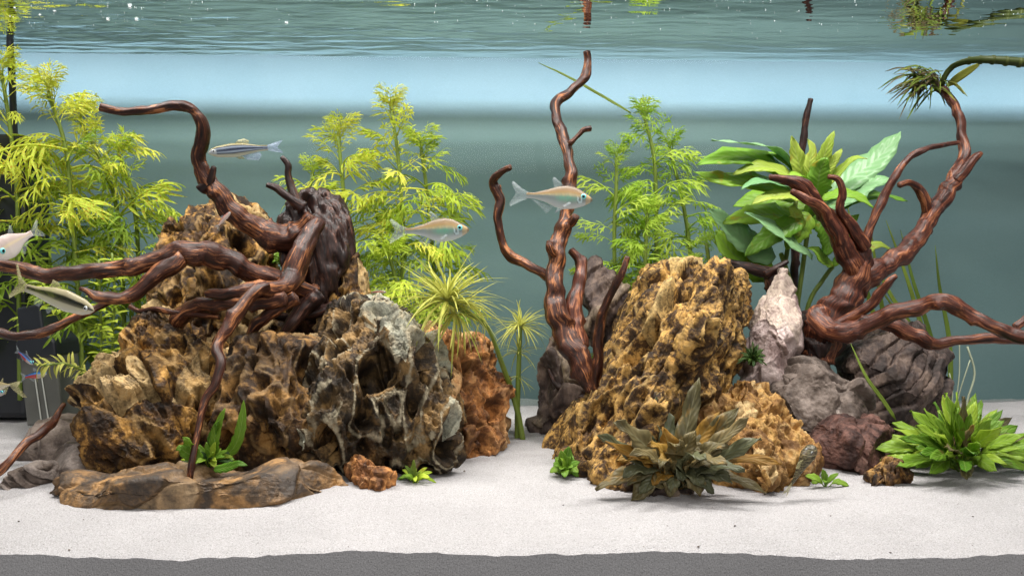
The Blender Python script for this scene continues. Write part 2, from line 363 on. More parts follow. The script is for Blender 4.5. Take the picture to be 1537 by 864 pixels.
def box_mesh(name, x0, x1, y0, y1, z0, z1, bevel=0.0, seg=2):
    bm = bmesh.new(); bmesh.ops.create_cube(bm, size=1.0)
    for v in bm.verts: v.co = Vector(((x0 + x1) / 2 + v.co.x * (x1 - x0), (y0 + y1) / 2 + v.co.y * (y1 - y0), (z0 + z1) / 2 + v.co.z * (z1 - z0)))
    if bevel: bmesh.ops.bevel(bm, geom=list(bm.edges), offset=bevel, segments=seg, affect='EDGES', profile=0.5)
    me = bpy.data.meshes.new(name); bm.to_mesh(me); bm.free(); return me

def rear_glass():
    x0, x1 = -0.66, 0.72; v = []
    for x in (x0, x1):
        for dy in (0.006, 0.012):
            for z in (0.0, 0.50): v.append((x, wall_y(x) + dy, z))
    f = [(0, 4, 5, 1), (2, 3, 7, 6), (0, 1, 3, 2), (4, 6, 7, 5), (1, 5, 7, 3), (0, 2, 6, 4)]
    t = NT('clear_glass'); fr = t.n('ShaderNodeLayerWeight'); fr.inputs[0].default_value = 0.12
    gl = t.n('ShaderNodeBsdfGlossy'); gl.inputs['Roughness'].default_value = 0.03
    tr = t.n('ShaderNodeBsdfTransparent'); tr.inputs[0].default_value = (0.93, 0.97, 0.96, 1); mx = t.n('ShaderNodeMixShader')
    t.l(t.math('MULTIPLY', fr.outputs['Fresnel'], 0.55), mx.inputs[0]); t.l(tr.outputs[0], mx.inputs[1]); t.l(gl.outputs[0], mx.inputs[2])
    tag(link('rear_glass', mesh_np('rear_glass', v, f, False), t.out(mx.outputs[0])), kind='structure')
    # unseen baffle added above the rear glass to keep the rear lamp off the lower wall
    o = link('light_baffle', box_mesh('light_baffle', -0.68, 0.68, -0.012, 0.0, 0, 0.006), M['shade'], None, (0, wall_y(0) + 0.008, 0.502))
    link('baffle_lip', box_mesh('baffle_lip', -0.68, 0.68, -0.003, 0.002, 0.0062, 0.058), M['shade'], o)
    o.rotation_euler.z = math.atan(0.0437); tag(o, 'long pale baffle strip added above the rear glass to block lamp light', 'light baffle')
rear_glass()

# ---------------------------------------------------------------- rocks
_ico = {}
def ico(sub):
    if sub not in _ico:
        bm = bmesh.new(); bmesh.ops.create_icosphere(bm, subdivisions=sub, radius=1.0)
        bm.verts.ensure_lookup_table()
        _ico[sub] = (np.array([v.co[:] for v in bm.verts]), np.array([[v.index for v in f.verts] for f in bm.faces])); bm.free()
    return _ico[sub]
def radial(poly, n=720):
    th = np.linspace(-math.pi, math.pi, n, endpoint=False); R = np.zeros(n)
    k = len(poly)
    for i in range(k):
        a, b = poly[i], poly[(i + 1) % k]; e = b - a
        c, s = np.cos(th), np.sin(th)
        den = c * e[1] - s * e[0]
        den = np.where(np.abs(den) < 1e-9, 1e-9, den)
        t = (a[0] * e[1] - a[1] * e[0]) / den
        u = (a[0] * s - a[1] * c) / den
        R = np.where((u >= -1e-6) & (u <= 1 + 1e-6) & (t > 0), np.maximum(R, t), R)
    R = np.where(R <= 0, np.median(R), R)
    w = np.array([1, 2, 3, 2, 1.]); w /= w.sum()
    return th, sum(np.roll(R, j - 2) * w[j] for j in range(5))
def rot2(p, ang):
    c, s = math.cos(ang), math.sin(ang); q = p.copy()
    q[:, 0] = c * p[:, 0] + s * p[:, 2]; q[:, 2] = -s * p[:, 0] + c * p[:, 2]; return q
def rock_shape(outline, D, thick, sub=7, n=4.2, lean=0.0, style='dragon', size=0.022, amp=0.010, ang=0.0, stretch=1.8, seed=1, crease=None, wob=0.16, cuts=14):
    dirs, faces = ico(sub)
    Do = D - 0.14 * thick
    pts = np.array([[(x - 768.5) * Do / F, (432.0 - y) * Do / F] for x, y in outline])
    lo, hi = pts.min(0), pts.max(0); c = (lo + hi) / 2; h = (hi - lo) / 2
    th, R = radial((pts - c) / h)
    u, w, v = dirs[:, 0], dirs[:, 1], dirs[:, 2]
    ang_ = np.arctan2(v, u); s = np.hypot(u, v)
    k = (s ** n + np.abs(w) ** n) ** (-1 / n); s, w = s * k, w * k
    r = np.interp(ang_, th, R, period=2 * math.pi)
    x = np.cos(ang_) * r * s * h[0]; z = np.sin(ang_) * r * s * h[1]; y = w * thick / 2
    p = np.stack([x, y, z], 1)
    rs = np.random.RandomState(seed * 7 + 1)
    for _ in range(cuts):                    # broken planes
        nv = np.array([rs.uniform(-1, 1), -rs.uniform(0.45, 1.0), rs.uniform(-0.6, 0.85)]); nv /= np.linalg.norm(nv)
        dp = p @ nv; hcut = dp.max() * rs.uniform(0.66, 0.88); p = p - np.maximum(0, dp - hcut)[:, None] * nv * 0.94
    for ax, hh in ((0, h[0]), (2, h[1])):    # keep the measured width and height
        a0, a1 = p[:, ax].min(), p[:, ax].max(); p[:, ax] = -hh + (p[:, ax] - a0) * (2 * hh / (a1 - a0))
    low = fbm(p / (size * 2.4) + seed * 3.1, 2, seed + 50)
    p[:, 1] += wob * thick * low * (0.35 + 0.65 * np.abs(w)) + lean * p[:, 2]
    if crease:            # two faces meeting in a slanting edge, each with its own lean
        x0, m, l1, l2, k1, k2 = crease
        dxc = p[:, 0] - (x0 + m * p[:, 2]); wgt = sstep(-0.006, 0.006, dxc)
        p[:, 1] += ((l1 - lean) * (1 - wgt) + (l2 - lean) * wgt) * p[:, 2] + np.where(dxc > 0, k2 * dxc, -k1 * dxc)
    nrm = normals(p, faces)
    def cells(sz, st, sd, warp=0.45, vec=False):
        q = rot2(p, ang) / sz; q[:, 2] /= st
        return worley(q + warp * vfbm(q * 0.9 + sd, 2, sd + 3), sd, vec)
    def holes(sz, st, sd, depth, share, r0=0.20, r1=0.42):
        a1, a2, ai = cells(sz, st, sd, 0.5)
        return -depth * (1 - sstep(r0, r1, a1)) * sstep(1 - share, 1 - share + 0.12, ai) * (0.6 + 0.6 * ai), a1, ai
    f1, f2, idr, off = cells(size * 1.5, stretch * 0.8, seed, 0.3, True); edge = f2 - f1
    ha = idr * 6.283 * 7; tilt = off[:, 0] * np.cos(ha) + off[:, 1] * np.sin(ha) * 0.6 + off[:, 2] * np.sin(ha * 1.7) * 0.9
    d = np.zeros(len(p))
    if style == 'dragon':
        es = sstep(0.0, 0.10, edge)
        d = amp * es * (0.75 * tilt + 0.6 * (idr - 0.5)) + amp * 0.22 * fbm(p / (size * 0.9), 3, seed + 7)
        hd, a1, ai = holes(size * 0.92, stretch * 1.2, seed + 20, amp * 1.6, 0.85, 0.22, 0.50); d += hd; edge = np.where(ai > 0.2, np.abs(a1 - 0.54), 1.0) * 1.5
        d += holes(size * 0.46, stretch * 1.2, seed + 40, amp * 0.85, 0.72, 0.18, 0.46)[0] + holes(size * 0.2, stretch, seed + 60, amp * 0.22, 0.6, 0.15, 0.45)[0]
        q2 = rot2(p, ang) / (size * 0.24); q2[:, 2] /= stretch * 1.6
        d += amp * 0.20 * (0.4 - np.abs(fbm(q2, 3, seed + 9))) + amp * 0.08 * fbm(p / (size * 0.07), 3, seed + 8)
    elif style == 'ridge':     # flowing furrows along one direction, pierced by slanting holes
        qa = rot2(p, ang) / (size * 0.85); qa[:, 2] /= stretch * 2.6
        qa = qa + 0.55 * vfbm(qa * 0.7 + 5, 3, seed + 3)
        rr = 1 - 2.4 * np.abs(fbm(qa, 2, seed + 2))
        d = amp * (0.55 * rr + 0.35 * tilt * sstep(0, .16, edge) - 0.2)
        hd, a1, ai = holes(size * 0.8, stretch * 1.2, seed + 20, amp * 1.2, 0.55); d += hd; edge = np.where(ai > 0.45, np.abs(a1 - 0.47), 1.0) * 1.6
        d += holes(size * 0.34, stretch * 1.3, seed + 40, amp * 0.6, 0.6)[0]
        q2 = rot2(p, ang) / (size * 0.22); q2[:, 2] /= stretch * 2.2
        d += amp * 0.22 * (0.5 - np.abs(fbm(q2, 3, seed + 9))) + amp * 0.08 * fbm(p / (size * 0.08), 3, seed + 8)
    elif style == 'facet':     # broken planes with a few fine cracks
        d = amp * (1.2 * tilt + 0.4 * (idr - 0.5)) * sstep(-0.05, 0.12, edge) - amp * 0.25 * sstep(0.05, 0.0, edge) + amp * 0.45 * fbm(p / (size * 0.8), 4, seed + 7)
        d += amp * 0.12 * fbm(p / (size * 0.12), 3, seed + 8)
    elif style == 'layer':     # split sheets along one direction
        qa = rot2(p, ang); lay = qa[:, 0] / (size * 0.30) + 1.2 * fbm(p / (size * 1.6), 3, seed)
        stepv = _rnd(np.floor(lay).astype(np.int64), np.zeros(len(p), np.int64), np.zeros(len(p), np.int64), seed)
        fr_ = lay - np.floor(lay)
        d = amp * (stepv - 0.5) * 1.4 - amp * 0.35 * sstep(0.14, 0.0, np.minimum(fr_, 1 - fr_)) + amp * 0.6 * fbm(p / (size * 0.8), 4, seed + 7)
        d += amp * 0.12 * fbm(p / (size * 0.12), 3, seed + 8); edge = np.minimum(fr_, 1 - fr_) + 0.2; idr = stepv
    d = d - 0.45 * np.mean(d)
    sh = nrm + np.array([-math.sin(ang) * 0.35, 0, 0.35]) if style in ('dragon', 'ridge') else nrm
    p = p + sh * d[:, None]
    ctr = np.array([c[0], D, ZC + c[1]])
    return p, faces, ctr, idr, edge
def rock(outline, D, thick, mat, label, name='rock', cat='rock', group=None, **kw):
    p, f, ctr, cell, edge = rock_shape(outline, D, thick, **kw)
    base = p[:, 2].min(); off = np.array([0, 0, base])
    o = link(name, mesh_np(name, p - off, f, True, {'cell': cell, 'edge': edge}), M[mat], None, tuple(ctr + off))
    return tag(o, label, cat, group)

rock([(192,345),(200,325),(225,318),(240,300),(268,287),(300,290),(330,288),(360,305),(385,335),(394,360),(382,400),(402,440),(400,500),(390,640),(250,640),(225,500),(205,430),(212,400),(192,375)],
     0.80, 0.12, 'dragon', 'tan holey boulder behind the arching driftwood branch, topmost of the pile', size=0.026, amp=0.014, ang=0.5, seed=11, lean=0.25)
rock([(215,480),(270,440),(330,430),(400,450),(470,470),(505,520),(500,640),(300,650),(225,560)], 0.785, 0.10, 'dragon',
     'brown rock wedged in shade beneath the tangled driftwood roots', size=0.02, amp=0.010, seed=12, lean=0.3)
rock([(98,605),(106,570),(138,562),(142,515),(165,490),(215,488),(265,500),(286,520),(312,560),(318,600),(314,650),(300,690),(286,735),(190,735),(165,670),(125,645),(116,620)],
     0.69, 0.14, 'dragon', 'large brown jagged boulder with golden top above the long flat stone', size=0.030, amp=0.015, ang=0.6, stretch=2.0, seed=13, lean=0.35, sub=8)
rock([(326,518),(345,511),(400,514),(440,521),(500,530),(510,600),(505,725),(420,738),(340,738),(322,690),(332,600)],
     0.675, 0.09, 'slab', 'flat topped brown slab between jagged boulder and pale rimmed holey rock', size=0.026, amp=0.009, ang=0.1, seed=14, n=4.5, lean=0.12)
rock([(450,490),(470,465),(520,457),(555,468),(585,480),(612,500),(635,530),(650,560),(665,590),(685,620),(688,660),(686,694),(650,708),(600,735),(540,748),(480,748),(440,735),(430,650),(440,560)],
     0.69, 0.14, 'dragon_dark', 'tall olive brown rock with pale grey rims around deep holes', size=0.025, amp=0.015, ang=0.10, stretch=2.3, seed=15, lean=0.22, sub=8, n=5.0)
rock([(616,505),(640,488),(665,498),(690,517),(712,506),(730,520),(732,548),(742,566),(767,575),(762,600),(755,625),(760,650),(750,684),(700,697),(650,700),(628,640),(618,560)],
     0.755, 0.10, 'orange', 'orange pitted rock standing beside the pale rimmed rock', size=0.022, amp=0.012, ang=0.1, stretch=1.6, seed=16, lean=0.2)
rock([(492,405),(508,386),(530,384),(546,410),(549,445),(552,560),(492,560),(488,440)], 0.77, 0.05, 'dragon', 'small upright brown rock stub against the dark driftwood stump', size=0.016, amp=0.006, seed=17, sub=6)
rock([(18,645),(60,633),(110,638),(138,655),(152,690),(142,728),(60,732),(18,712)], 0.72, 0.09, 'grey', 'grey weathered slab under the thin curved twig', style='facet', size=0.035, amp=0.007, seed=18, n=4, sub=6, lean=0.4)
rock([(58,692),(75,672),(110,667),(160,680),(166,696),(150,715),(115,740),(68,740)], 0.668, 0.06, 'grey', 'grey brown stone with flat sloping top propped on the sand', style='facet', size=0.03, amp=0.005, seed=19, n=4, sub=6, lean=0.5)
rock([(4,718),(30,700),(65,702),(78,735),(50,752),(14,742)], 0.642, 0.035, 'grey', 'small dark grey shard lying at the end of the flat stone', style='layer', size=0.02, amp=0.004, ang=1.0, seed=20, sub=6)
rock([(50,748),(55,730),(90,722),(130,726),(170,715),(230,709),(290,716),(340,722),(380,709),(430,707),(470,712),(500,725),(507,742),(495,755),(440,762),(380,766),(300,768),(220,772),(160,770),(100,773),(60,766)],
     0.605, 0.055, 'front', 'long low glossy brown stone lying flat on the sand', style='facet', size=0.026, amp=0.0055, seed=21, lean=0.15, stretch=1.0, ang=0.3, n=6.0, cuts=9)
rock([(512,705),(535,690),(552,696),(560,708),(580,712),(589,730),(575,740),(545,743),(525,738)], 0.63, 0.03, 'orange', 'small orange rock on sand at the foot of the pale rimmed rock', size=0.012, amp=0.005, seed=22, sub=6)
rock([(830,718),(826,690),(850,650),(880,600),(905,560),(930,520),(955,480),(978,430),(1000,398),(1025,392),(1050,402),(1075,397),(1095,412),(1130,415),(1160,424),(1166,452),(1156,480),(1136,502),(1124,540),(1114,580),(1100,620),(1080,665),(1040,705),(960,730),(880,724)],
     0.74, 0.16, 'yellow', 'huge leaning yellow brown rock with diagonal furrows and holes', size=0.019, amp=0.010, ang=-0.55, stretch=2.9, seed=23, lean=0.32, sub=8, cuts=7, n=5.0, crease=(-0.004, 0.45, 0.55, -0.14, 0.25, 0.45))
rock([(800,662),(803,600),(810,550),(830,512),(860,505),(892,540),(892,600),(880,650),(850,680),(812,676)], 0.80, 0.08, 'slate', 'dark purplish brown upright stone under the forked driftwood', style='facet', size=0.024, amp=0.012, seed=24, n=3.5, sub=6)
rock([(880,400),(895,386),(920,410),(945,440),(968,465),(975,640),(905,640),(885,510),(878,450)], 0.86, 0.06, 'slate', 'splintered layered slate leaning behind the huge yellow rock', style='layer', size=0.03, amp=0.007, ang=-0.7, seed=25, sub=6)
rock([(1191,408),(1201,436),(1206,480),(1201,520),(1188,560),(1180,640),(1120,640),(1110,585),(1130,540),(1133,500),(1148,465),(1165,445)],
     0.785, 0.07, 'pink', 'pale pink and white pointed stone wedged upright beside yellow rock', style='facet', size=0.020, amp=0.006, ang=0.4, stretch=2.5, seed=26, n=2.2, lean=0.15, cuts=3)
rock([(1170,592),(1185,565),(1215,548),(1245,540),(1265,547),(1277,565),(1302,580),(1312,605),(1305,650),(1260,690),(1210,690),(1185,650)], 0.745, 0.10, 'grey', 'smooth grey brown boulder resting above the maroon stone', style='facet', size=0.034, amp=0.011, ang=0.8, seed=27, n=2.8, cuts=8, lean=0.4)
rock([(1268,550),(1290,520),(1320,505),(1340,490),(1370,478),(1410,480),(1448,489),(1447,515),(1440,545),(1425,570),(1410,600),(1390,625),(1372,650),(1340,690),(1290,680),(1278,610)],
     0.81, 0.09, 'slate', 'dark layered rock under the long reaching root', style='layer', size=0.036, amp=0.009, ang=-1.0, seed=28, lean=0.2)
rock([(1226,665),(1240,640),(1262,630),(1290,640),(1320,629),(1346,650),(1352,680),(1335,712),(1280,718),(1238,714)], 0.70, 0.08, 'maroon', 'dark maroon knobbly stone on sand below the grey boulder', style='facet', size=0.022, amp=0.008, seed=29, lean=0.3, stretch=1.2)
rock([(1040,645),(1060,615),(1090,600),(1120,610),(1140,583),(1165,598),(1187,603),(1207,630),(1226,660),(1234,690),(1228,722),(1190,740),(1120,750),(1060,746),(1035,705)],
     0.675, 0.10, 'gold', 'golden orange rough rock behind the brown leaved plant', size=0.014, amp=0.0075, ang=-0.3, seed=30, lean=0.35)
rock([(1307,720),(1325,708),(1340,692),(1362,697),(1371,715),(1366,732),(1340,736)], 0.64, 0.03, 'dragon', 'small brown pebble alone on sand beside the bright green plant', size=0.012, amp=0.005, seed=31, sub=6, cat='pebble')

# ---------------------------------------------------------------- driftwood
def crom(pts, step):
    pts = [np.array(p, float) for p in pts]; P_ = [2 * pts[0] - pts[1]] + pts + [2 * pts[-1] - pts[-2]]; out = []
    for i in range(1, len(P_) - 2):
        a, b, c, d = P_[i - 1:i + 3]; n = max(2, int(np.linalg.norm((c - b)[:3]) / step))
        for j in range(n):
            t = j / n
            out.append(0.5 * ((2 * b) + (c - a) * t + (2 * a - 5 * b + 4 * c - d) * t * t + (3 * b - a - 3 * c + d) * t ** 3))
    out.append(P_[-2]); return np.array(out)
def tube_geo(pts, seg=20, step=0.0022, rough=0.20, groove=0.11, seed=0, cap=True):
    """pts: world xyz + radius rows"""
    c = crom(pts, step); n = len(c); X, R = c[:, :3].copy(), np.maximum(c[:, 3], 0.0004)
    T = np.gradient(X, axis=0); T /= np.linalg.norm(T, axis=1, keepdims=True) + 1e-12
    S = np.concatenate([[0], np.cumsum(np.linalg.norm(np.diff(X, axis=0), axis=1))])
    if rough: R = R * (1 + 0.30 * fbm(np.stack([S / 0.03, S * 0 + seed * 1.7, S * 0], 1), 2, seed + 71))
    if rough: X = X + (R * 0.5)[:, None] * vfbm(np.stack([S / 0.022, S * 0 + seed, S * 0], 1), 2, seed)
    N = np.zeros((n, 3)); up = np.array([0.2, 0.1, 1.0]); up = np.cross(T[0], up)
    if np.linalg.norm(up) < 0.1: up = np.cross(T[0], [1, 0, 0])
    N[0] = up / np.linalg.norm(up)
    for i in range(1, n):
        v = N[i - 1] - T[i] * np.dot(N[i - 1], T[i]); N[i] = v / (np.linalg.norm(v) + 1e-12)
    B = np.cross(T, N)
    a = np.linspace(0, 2 * math.pi, seg, endpoint=False)
    A, SS = np.meshgrid(a, S); RR = np.repeat(R[:, None], seg, 1)
    tw = SS * 4.0 + 0.9 * np.sin(SS * 23 + seed)
    cyl = np.stack([np.cos(A + tw).ravel() * 1.5, np.sin(A + tw).ravel() * 1.5, SS.ravel() / 0.05 + seed * 7.7], 1)
    g = fbm(cyl, 3, seed + 4).reshape(A.shape)
    cyl2 = np.stack([np.cos(A).ravel() * 0.8, np.sin(A).ravel() * 0.8, SS.ravel() / 0.016 + seed * 3.3], 1)
    k = fbm(cyl2, 2, seed + 14).reshape(A.shape)
    cyl3 = np.stack([np.cos(A + tw).ravel() * 3.4, np.sin(A + tw).ravel() * 3.4, SS.ravel() / 0.07 + seed], 1)
    g3 = np.abs(fbm(cyl3, 2, seed + 24).reshape(A.shape))
    RR = RR * (1 + groove * 1.1 * g + rough * 1.5 * k - groove * 1.0 * (0.25 - g3).clip(0, 1) * 2)
    if rough:
        rk = np.random.RandomState(seed); 
        for _ in range(max(1, int(S[-1] / 0.014))):      # knots and broken-off twig scars
            s0, a0, hk = rk.uniform(0, S[-1]), rk.uniform(0, 6.28), rk.uniform(-0.34, 0.5); wk = rk.uniform(0.0018, 0.005)
            RR = RR * (1 + hk * np.exp(-((SS - s0) / wk) ** 2 - (np.sin((A - a0) / 2) * 2 / 0.75) ** 2))
    v = X[:, None, :] + RR[:, :, None] * (np.cos(A)[:, :, None] * N[:, None, :] + np.sin(A)[:, :, None] * B[:, None, :])
    v = v.reshape(-1, 3)
    grain = np.stack([(np.cos(A) * RR).ravel(), (np.sin(A) * RR).ravel(), SS.ravel() + seed * 0.37], 1)
    i = np.arange(n - 1)[:, None] * seg; j = np.arange(seg)[None, :]; j2 = (j + 1) % seg
    f = np.stack([(i + j).ravel(), (i + j2).ravel(), (i + seg + j2).ravel(), (i + seg + j).ravel()], 1)
    fl = [tuple(r) for r in f.tolist()]
    if cap:
        v = np.vstack([v, X[0] - T[0] * R[0] * 0.3, X[-1] + T[-1] * R[-1] * 0.35]); grain = np.vstack([grain, [0, 0, 0], [0, 0, S[-1]]])
        b = n * seg
        fl += [(b, (q + 1) % seg, q) for q in range(seg)] + [(b + 1, (n - 1) * seg + q, (n - 1) * seg + (q + 1) % seg) for q in range(seg)]
    return v, fl, grain
def pxr(rows, k=1.0): return [(*P(x, y, D), mm(r, D) * k) for x, y, D, r in rows]
_sd = [100]
def branch(root, rows, mat, name='branch', seg=28, **kw):
    _sd[0] += 1
    v, f, g = tube_geo(pxr(rows, 0.81), seg=seg, seed=_sd[0], **kw)
    o = link(name, mesh_np(name, v - np.array(root.location), f, True, {'grain': g}), M[mat], root); return o
def stump(root, outline, D, thick, mat, seed, size=0.02, amp=0.006, ang=0.2, **kw):
    p, f, ctr, cell, edge = rock_shape(outline, D, thick, style='ridge', size=size, amp=amp, ang=ang, stretch=2.5, seed=seed, **kw)
    p = p + ctr
    return link('trunk', mesh_np('trunk', p - np.array(root.location), f, True, {'grain': rot2(p, ang), 'cell': cell, 'edge': edge}), M[mat], root)

w1 = empty('driftwood', P(460, 520, 0.74), 'sprawling dark red driftwood with roots over the brown rock pile', 'driftwood', 'driftwood pieces')
stump(w1, [(432,305),(455,287),(482,278),(506,298),(520,335),(526,385),(512,430),(505,500),(455,522),(425,500),(440,430),(424,380),(414,340)], 0.765, 0.06, 'wood_dark', 41, sub=6)
for rows, m in (
    ([(470,330,.745,20),(440,352,.745,24),(400,352,.74,25),(365,330,.735,20),(332,296,.73,18),(308,265,.725,15),(298,230,.72,13),(306,195,.715,12),(292,167,.71,11),(262,158,.705,9),(220,166,.70,8),(185,167,.70,8),(152,161,.70,8)], 'wood'),
    ([(303,285,.725,11),(314,272,.722,8),(321,250,.72,5)], 'wood_dark'),
    ([(455,312,.745,12),(435,297,.74,9),(416,284,.738,7),(400,277,.736,5)], 'wood_dark'),
    ([(450,310,.75,12),(438,285,.75,8),(433,262,.75,6),(433,247,.75,6),(423,236,.75,4)], 'wood_dark'),
    ([(470,440,.735,20),(430,425,.72,20),(385,412,.705,20),(340,392,.695,22),(300,380,.69,22),(255,383,.685,20),(215,400,.68,15),(160,405,.675,14),(110,409,.67,13),(60,412,.665,14),(20,402,.66,14),(-40,378,.655,13)], 'wood'),
    ([(275,388,.682,15),(240,408,.675,17),(218,432,.67,14),(190,444,.665,11),(160,447,.66,11),(142,446,.658,9),(128,436,.655,5),(120,433,.655,4)], 'wood'),
    ([(210,428,.73,5),(160,456,.72,6),(115,475,.71,8),(65,498,.70,9),(20,504,.69,9),(-30,490,.685,9)], 'wood'),
    ([(478,330,.74,14),(465,352,.732,19),(452,382,.72,21),(440,412,.71,20),(425,432,.70,18),(385,434,.685,16),(345,440,.685,11),(310,440,.69,8)], 'wood'),
    ([(400,430,.68,12),(380,442,.67,13),(357,470,.66,14),(340,493,.652,12),(326,518,.642,10),(331,545,.628,9),(325,575,.622,9),(307,600,.617,8),(298,640,.61,6),(291,680,.604,6),(286,718,.60,6)], 'wood'),
    ([(445,445,.70,13),(412,465,.70,13),(385,490,.70,11),(370,520,.70,9)], 'wood'),
    ([(430,445,.695,15),(380,455,.695,15),(330,456,.70,15),(295,462,.71,14),(272,476,.715,15),(262,497,.72,11)], 'wood'),
    ([(330,475,.705,6),(270,470,.71,6),(235,464,.715,5),(210,466,.72,5),(194,459,.72,5)], 'wood'),
    ([(480,440,.73,16),(440,480,.72,14),(420,520,.72,12),(400,545,.72,8)], 'wood_dark'),
    ([(500,460,.74,10),(470,470,.735,9),(440,478,.73,8),(405,470,.725,7)], 'wood_dark')):
    branch(w1, rows, m)
tw = empty('driftwood_twig', P(-10, 730, 0.61), 'thin curved brown twig leaning over the grey weathered slab', 'driftwood', 'driftwood pieces')
branch(tw, [(-20,728,.605,8),(10,697,.61,8),(35,668,.625,8),(62,648,.64,8),(83,630,.66,7),(90,614,.67,5),(96,606,.675,4)], 'wood', name='stick', seg=14)

w2 = empty('driftwood', P(885, 590, 0.74), 'upright forked dark driftwood rising almost to the water surface', 'driftwood', 'driftwood pieces')
for rows, m in (
    ([(890,588,.738,10),(882,562,.742,17),(862,528,.748,25),(843,485,.755,24),(831,435,.76,18),(836,385,.77,15),(846,340,.78,15),(854,290,.79,13),(855,245,.80,11),(845,205,.815,11),(834,168,.83,10),(836,153,.84,9),(858,137,.845,8),(877,114,.852,8),(883,92,.857,7),(881,78,.858,7)], 'wood'),
    ([(836,425,.765,11),(815,410,.768,10),(795,400,.77,9),(770,386,.775,10),(753,360,.775,9),(747,325,.775,9),(750,300,.775,8),(741,280,.775,8),(743,266,.77,7),(755,256,.765,6),(766,251,.76,5)], 'wood'),
    ([(855,216,.80,6),(868,203,.80,5),(876,195,.80,6),(887,193,.80,6)], 'wood'),
    ([(848,338,.78,9),(858,332,.775,9),(865,324,.77,7)], 'wood'),
    ([(834,382,.765,8),(826,374,.76,8),(824,364,.758,5)], 'wood'),
    ([(870,520,.75,18),(862,480,.76,16),(864,440,.77,14),(874,405,.78,12),(868,388,.785,10),(857,374,.79,7)], 'wood_red'),
    ([(895,585,.725,9),(898,545,.718,10),(898,500,.712,9),(905,467,.71,8),(920,435,.705,7),(935,405,.70,6),(942,385,.70,5)], 'wood'),
    ([(880,600,.765,8),(855,590,.77,8),(835,575,.78,6),(822,554,.785,4)], 'wood_dark')):
    branch(w2, rows, m)

w3 = empty('driftwood', P(1225, 560, 0.79), 'antler shaped reddish driftwood with long root arching over the dark layered rock', 'driftwood', 'driftwood pieces')
stump(w3, [(1200,500),(1215,472),(1240,462),(1262,470),(1285,490),(1270,520),(1245,545),(1215,570),(1195,640),(1175,600),(1190,540)], 0.80, 0.07, 'wood_dark', 43, sub=6)
for rows, m in (
    ([(1222,540,.79,34),(1236,500,.79,34),(1258,462,.79,31),(1278,428,.79,28),(1288,400,.795,26),(1290,375,.795,20)], 'wood_red'),
    ([(1285,415,.79,22),(1266,372,.785,19),(1248,332,.78,16),(1224,302,.775,15),(1197,277,.77,11),(1172,267,.77,7),(1155,266,.77,5)], 'wood_red'),
    ([(1262,365,.775,10),(1243,328,.77,9),(1235,313,.768,9),(1210,298,.765,8),(1188,287,.765,6)], 'wood_red'),
    ([(1298,372,.785,12),(1280,342,.78,11),(1262,314,.775,9),(1265,288,.77,7),(1258,270,.77,6),(1243,265,.77,4)], 'wood_red'),
    ([(1294,380,.80,11),(1310,333,.80,9),(1330,290,.80,8),(1346,260,.80,7),(1367,235,.805,6),(1397,222,.81,5),(1438,214,.83,4)], 'wood_red'),
    ([(1285,430,.795,26),(1315,405,.80,22),(1345,388,.81,19),(1372,363,.82,19),(1390,335,.83,17),(1406,310,.84,16),(1426,280,.85,14),(1443,250,.86,11),(1447,215,.87,10),(1441,180,.88,9),(1428,150,.895,8),(1408,130,.91,7),(1398,113,.916,5)], 'wood_red'),
    ([(1432,272,.85,11),(1452,250,.85,9),(1465,237,.85,8),(1473,230,.85,5)], 'wood_red'),
    ([(1392,325,.835,10),(1388,300,.83,9),(1378,282,.83,8),(1365,274,.825,6),(1350,278,.82,6)], 'wood_red'),
    ([(1222,465,.77,18),(1240,490,.755,22),(1262,500,.745,21),(1300,489,.735,18),(1340,470,.725,17),(1380,459,.715,16),(1420,455,.705,15),(1460,475,.695,13),(1500,493,.685,13),(1545,508,.675,12),(1600,515,.67,12)], 'wood_red'),
    ([(1310,478,.765,12),(1345,490,.76,13),(1375,506,.755,14),(1405,516,.75,12),(1440,510,.745,10),(1490,508,.735,10),(1545,511,.73,10)], 'wood_red'),
    ([(1255,488,.75,10),(1285,472,.745,11),(1308,455,.74,10),(1325,435,.735,8),(1337,420,.73,7),(1345,414,.73,5)], 'wood_red'),
    ([(1525,492,.70,8),(1537,482,.70,7),(1548,470,.70,6)], 'wood_red')):
    branch(w3, rows, m)
w4 = empty('driftwood', P(1165, 600, 0.83), 'dark crooked stub of wood behind the pink pointed stone', 'driftwood', 'driftwood pieces')
branch(w4, [(1160,600,.83,17),(1165,500,.83,17),(1165,450,.83,17),(1160,420,.83,15),(1140,406,.83,11),(1110,399,.83,9),(1085,391,.83,7)], 'wood_dark')
branch(w4, [(1150,412,.825,9),(1165,402,.82,7),(1182,392,.82,4)], 'wood_dark')
w5 = empty('driftwood', P(1195, 340, 0.925), 'single bare twig poking up behind the broad leaved plant', 'driftwood', 'driftwood pieces')
branch(w5, [(1190,560,.925,8),(1192,400,.925,8),(1198,280,.925,7),(1205,215,.925,7),(1209,182,.925,6),(1217,148,.925,5)], 'wood_dark', name='stick', seg=14)

